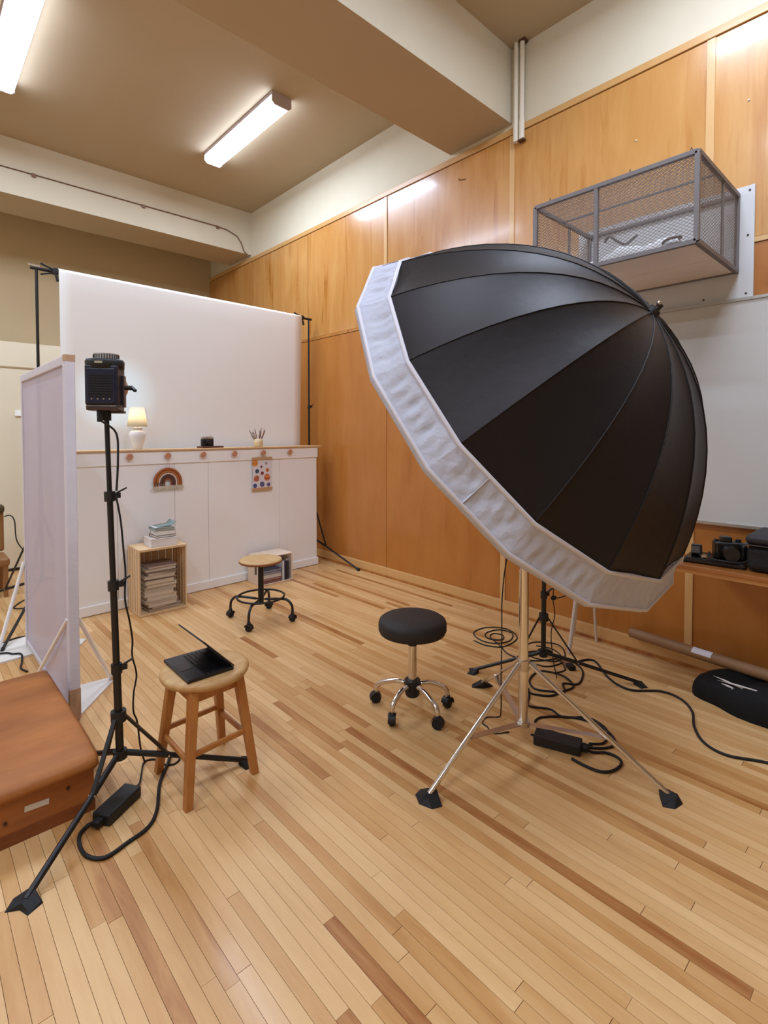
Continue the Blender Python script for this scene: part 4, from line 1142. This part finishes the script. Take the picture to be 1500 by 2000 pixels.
def blob(cx, cy, lx, ly, h, rot, seed, n1=26, n2=12):
    rq = random.Random(seed); m = MB(); G = []
    R = rz(rot)
    ph_ = [rq.uniform(0, 6.28) for _ in range(6)]
    for j in range(n2 + 1):
        v = j / n2; el = v * math.pi / 2
        row = []
        for i in range(n1 + 1):
            a = 2 * math.pi * (i % n1) / n1
            k = 1 + .06 * math.sin(3 * a + ph_[0]) + .04 * math.sin(5 * a + ph_[1]) + .02 * math.sin(9 * a + ph_[2] + 4 * v)
            cr_ = math.cos(el) ** .45 if j < n2 else 0
            z = h * math.sin(el) ** .8 * (1 + .08 * math.sin(2 * a + ph_[3]) + .06 * math.sin(4 * a + ph_[4] + 3 * v)) if j < n2 else h
            q_ = R @ Vector((lx * math.cos(a) * cr_ * k, ly * math.sin(a) * cr_ * k, 0))
            row.append((cx + q_.x, cy + q_.y, max(0.001, z)))
        G.append(row)
    m.grid(G)
    m.add(G[0][:-1], [tuple(reversed(range(n1)))])
    return m
t = root('duffel_bag', (3.2, .6, 0), 'slumped black bag with white cord, on the floor under the tube', 'bag')
obj('bag_body', blob(3.20, .52, .20, .40, .150, .18, 6, 40, 14), mat('duffel_black', (12, 11, 11), .8, bump=.5, bscale=18, spec=.3), t)
for i, (a, b) in enumerate((((3.13, .83, .118), (3.045, .66, .128)), ((3.10, .80, .104), (3.035, .655, .112)), ((3.08, .75, .104), (3.03, .66, .100)), ((3.085, .78, .116), (3.035, .60, .142)), ((3.06, .72, .100), (3.028, .665, .088)))):
    A3, B3 = Vector(a), Vector(b)
    obj('white_cord', MB().tube([A3, A3.lerp(B3, .5) + Vector((-.012, 0, .006)), B3], [.002, .005, .003], 6), mat('cord_white', (214, 206, 204), .7), t)

# white easel legs behind the umbrella skirt
t = root('white_easel', (3.2, 1.62, 0), 'pale metal easel, only its legs showing below the umbrella skirt', 'easel')
ap = Vector((3.24, 1.56, .95))
M_EAS = mat('easel_white', (214, 200, 188), .45)
for f_ in ((3.09, 1.60), (3.395, 1.565), (3.38, 1.72)):
    obj('leg', MB().cyl((f_[0], f_[1], .0), Vector((f_[0], f_[1], 0)).lerp(ap, .94), .012 if f_[0] < 3.2 else .009, n=12), M_EAS, t)
obj('leg_head', MB().cyl(ap - Vector((0, 0, .06)), ap + Vector((0, 0, .03)), .028, n=14), M_EAS, t)
obj('ledge', MB().box((3.23, 1.55, .62), (.22, .03, .02)), M_EAS, t)

# ------------------------------------------------------------------ power bricks and cables
def brick(c, a, label, L=.165, Wd=.075, H=.042):
    c = Vector(c); R = rz(a); t = root('power_adapter', c, label, 'power adapter')
    obj('case', MB().box(c + Vector((0, 0, H / 2 + .0)), (L, Wd, H), R), mat('adapter_black', (19, 17, 17), .55), t, bevel=.006, seg=3)
    obj('inlet', MB().box(c + R @ Vector((-L / 2 - .012, 0, H / 2)), (.03, .03, .022), R), M_RUBBER, t, bevel=.004)
    obj('strain_relief', MB().cyl(c + R @ Vector((L / 2, 0, H / 2)), c + R @ Vector((L / 2 + .018, 0, H / 2)), .006, .004, 10), M_RUBBER, t)
    return t
brick((.567, 2.065, 0), .58, 'black power adapter on the floor between the left tripod and the box')
brick((2.125, 1.150, 0), 1.92, 'black power adapter on the floor under the chrome tripod', L=.20, Wd=.08, H=.045)
def cable(pts, r, label, n=7, sm=7, group=None, m=None):
    P_ = [(p[0], p[1], p[2] if len(p) > 2 else r) for p in pts]
    return obj('cable', MB().tube(P_, r, n, smooth=sm), m or M_RUBBER, None, label, 'cable', group)
cable([(.652, 2.118, .022), (.672, 2.15, .010), (.70, 2.215), (.735, 2.285), (.775, 2.27), (.79, 2.21), (.82, 2.185), (.85, 2.201), (.86, 2.23)], .0036, 'thin black cable looping from the left power adapter toward the wooden stool')
cable([(.487, 2.018, .021), (.462, 2.035, .012), (.432, 2.015), (.419, 1.965), (.425, 1.895), (.467, 1.848), (.543, 1.865), (.618, 1.89), (.672, 1.959), (.731, 2.097), (.80, 2.20), (.835, 2.26)], .0065, 'thick black mains cable looping forward from the left power adapter')
cable([(.592, 2.122, 1.17), (.607, 2.118, 1.07), (.618, 2.125, .95), (.628, 2.14, .86), (.622, 2.13, .76), (.645, 2.16, .67), (.668, 2.20, .57), (.672, 2.22, .50), (.70, 2.26, .40), (.685, 2.25, .33), (.68, 2.24, .26), (.70, 2.26, .20), (.715, 2.27, .08), (.735, 2.28)], .0036,
      'thin black lead hanging in waves down the left light stand')
cable([(3.00, 1.50), (3.087, 1.437), (2.923, 1.271), (2.876, 1.138), (2.98, 1.019), (2.971, .916), (2.875, .834), (2.731, .782), (2.626, .712), (2.594, .615), (2.66, .482), (2.70, .30), (2.68, .1)], .006,
      'long black mains cable curving across the floor to the right edge')
cable([(2.801, 2.132), (2.795, 2.023), (2.867, 1.934), (3.054, 1.958), (3.137, 2.095), (3.054, 2.212), (2.91, 2.215), (2.839, 2.097), (2.87, 2.0), (2.98, 1.965), (3.10, 2.03), (3.078, 2.13), (2.96, 2.15), (2.90, 2.08), (2.95, 2.01), (3.02, 2.05), (3.0, 2.11), (2.93, 2.09), (2.86, 1.96), (2.79, 1.86), (2.785, 1.766), (2.834, 1.672), (2.959, 1.605)], .0038,
      'thin black cable coiled in loose rings left of the chrome pole')
cable([(2.99, 1.527), (2.904, 1.419), (2.738, 1.361), (2.676, 1.419), (2.60, 1.37), (2.545, 1.423), (2.509, 1.494), (2.56, 1.56), (2.65, 1.59), (2.733, 1.578), (2.761, 1.464), (2.69, 1.366), (2.595, 1.376), (2.50, 1.40), (2.45, 1.48), (2.483, 1.519), (2.41, 1.47), (2.337, 1.435), (2.334, 1.403), (2.378, 1.328), (2.359, 1.249), (2.442, 1.159), (2.406, 1.055), (2.297, 1.018), (2.239, 1.061)], .0052,
      'black mains cable in big loops right of the chrome pole')
cable([(2.23, 1.04), (2.199, 1.163), (2.212, 1.235), (2.177, 1.268), (2.217, 1.319), (2.285, 1.317), (2.378, 1.232), (2.417, 1.122), (2.38, 1.02), (2.30, .98), (2.21, 1.05), (2.15, 1.22)], .0052, 'black mains cable looped behind the right power adapter')
cable([(2.168, 1.052, .02), (2.19, 1.02), (2.23, .975), (2.230, .925), (2.194, .900), (2.127, .906), (2.085, .94), (2.075, 1.0), (2.08, 1.06)], .006, 'thick black cable ring in front of the right power adapter')
cable([(3.03, 1.80), (3.06, 1.70), (2.994, 1.60), (2.90, 1.60), (2.86, 1.72), (2.93, 1.83), (3.07, 1.84), (3.15, 1.72), (3.07, 1.62), (2.92, 1.56), (2.80, 1.60), (2.80, 1.72), (2.90, 1.78), (3.0, 1.70), (2.95, 1.60), (2.85, 1.50), (2.76, 1.52)], .0038,
      'tangle of black cable around the feet of the rear black stand')
cable([(2.05, 1.28, 1.0), (2.10, 1.40, .82), (2.137, 1.455, .60), (2.132, 1.452, .40), (2.142, 1.462, .20), (2.140, 1.460, .03), (2.13, 1.47), (2.083, 1.505), (2.03, 1.49), (2.019, 1.453), (1.992, 1.41), (2.02, 1.38), (2.06, 1.36)], .003,
      'thin black lead dropping from the umbrella to the floor left of the chrome pole')
t = root('inline_switch', (2.66, 1.50, .45), 'small black inline switch hanging on a lead beside the rear stand', 'switch')
obj('switch_body', MB().ball((2.665, 1.475, .475), .014, 10, sx=1.6, sz=.9), M_RUBBER, t)
obj('lead', MB().tube([(2.66, 1.49, .62), (2.665, 1.475, .55), (2.662, 1.478, .47), (2.67, 1.47, .38), (2.65, 1.48, .28), (2.66, 1.475, .15), (2.68, 1.46, .02)], .003, 6, smooth=5)
    .tube([(2.68, 1.47, .47), (2.73, 1.43, .49), (2.75, 1.42, .55), (2.71, 1.44, .60), (2.66, 1.48, .58)], .003, 6, smooth=5), M_RUBBER, t)
t = root('cable_plug', (2.93, 1.50, 0), 'brown connector block where two cables meet beside the rear stand', 'plug')
obj('plug_body', MB().box((2.93, 1.535, .012), (.07, .035, .022), rz(.9)), mat('plug_brown', (150, 98, 70), .5), t, bevel=.004)
obj('socket', MB().box((2.89, 1.485, .013), (.055, .04, .026), rz(.9)), M_RUBBER, t, bevel=.005)
cable([(.35, 4.02, .02), (.46, 3.98, .02), (.49, 3.94, .018), (.53, 3.90, .018), (.52, 3.80), (.50, 3.70), (.52, 3.62)], .0055, 'black cable lying over the white foot plate behind the panel')
cable([(.36, 4.20), (.42, 4.19), (.50, 4.24), (.56, 4.27), (.62, 4.25)], .005, 'short black cable curving behind the far foot of the panel')

# ------------------------------------------------------------------ brown chair at the left edge
B0 = Vector((.52, 5.62, 0))
t = root('brown_chair', B0, 'tan leather chair cut off by the left edge, behind the panel', 'chair')
M_TAN = mat('chair_tan', (150, 104, 60), .55, bump=.1); M_OL = mat('chair_olive', (82, 66, 38), .7)
obj('backrest', MB().box(B0 + Vector((-.03, .12, .52)), (.36, .06, .36)), M_TAN, t, bevel=.02, seg=3)
obj('headrest', MB().box(B0 + Vector((-.03, .10, .72)), (.37, .09, .08)), M_OL, t, bevel=.03, seg=3)
obj('seat', MB().box(B0 + Vector((-.03, -.06, .30)), (.36, .34, .07)), M_TAN, t, bevel=.02, seg=3)
for a, b in ((-.18, -.2), (.12, -.2), (-.18, .12), (.12, .12)):
    obj('leg', MB().taper(B0 + Vector((a, b, 0)), B0 + Vector((a, b, .27)), .03, .036), M_TAN, t)
cable([(.66, 5.62, .66), (.70, 5.60, .67), (.73, 5.58, .62), (.74, 5.55, .45), (.80, 5.50, .33), (.83, 5.45, .25), (.82, 5.40, .12), (.80, 5.30), (.70, 5.15), (.64, 5.02), (.70, 4.95), (.80, 4.93)], .005,
      'black cable drooping from the tan chair to the floor')
obj('wall_plate', MB().bb(.86, .92, 6.384, 6.40, 1.565, 1.62), M_WHITE, None, 'small white wall plate left of the panel on the cream wall', 'wall plate', bevel=.004)
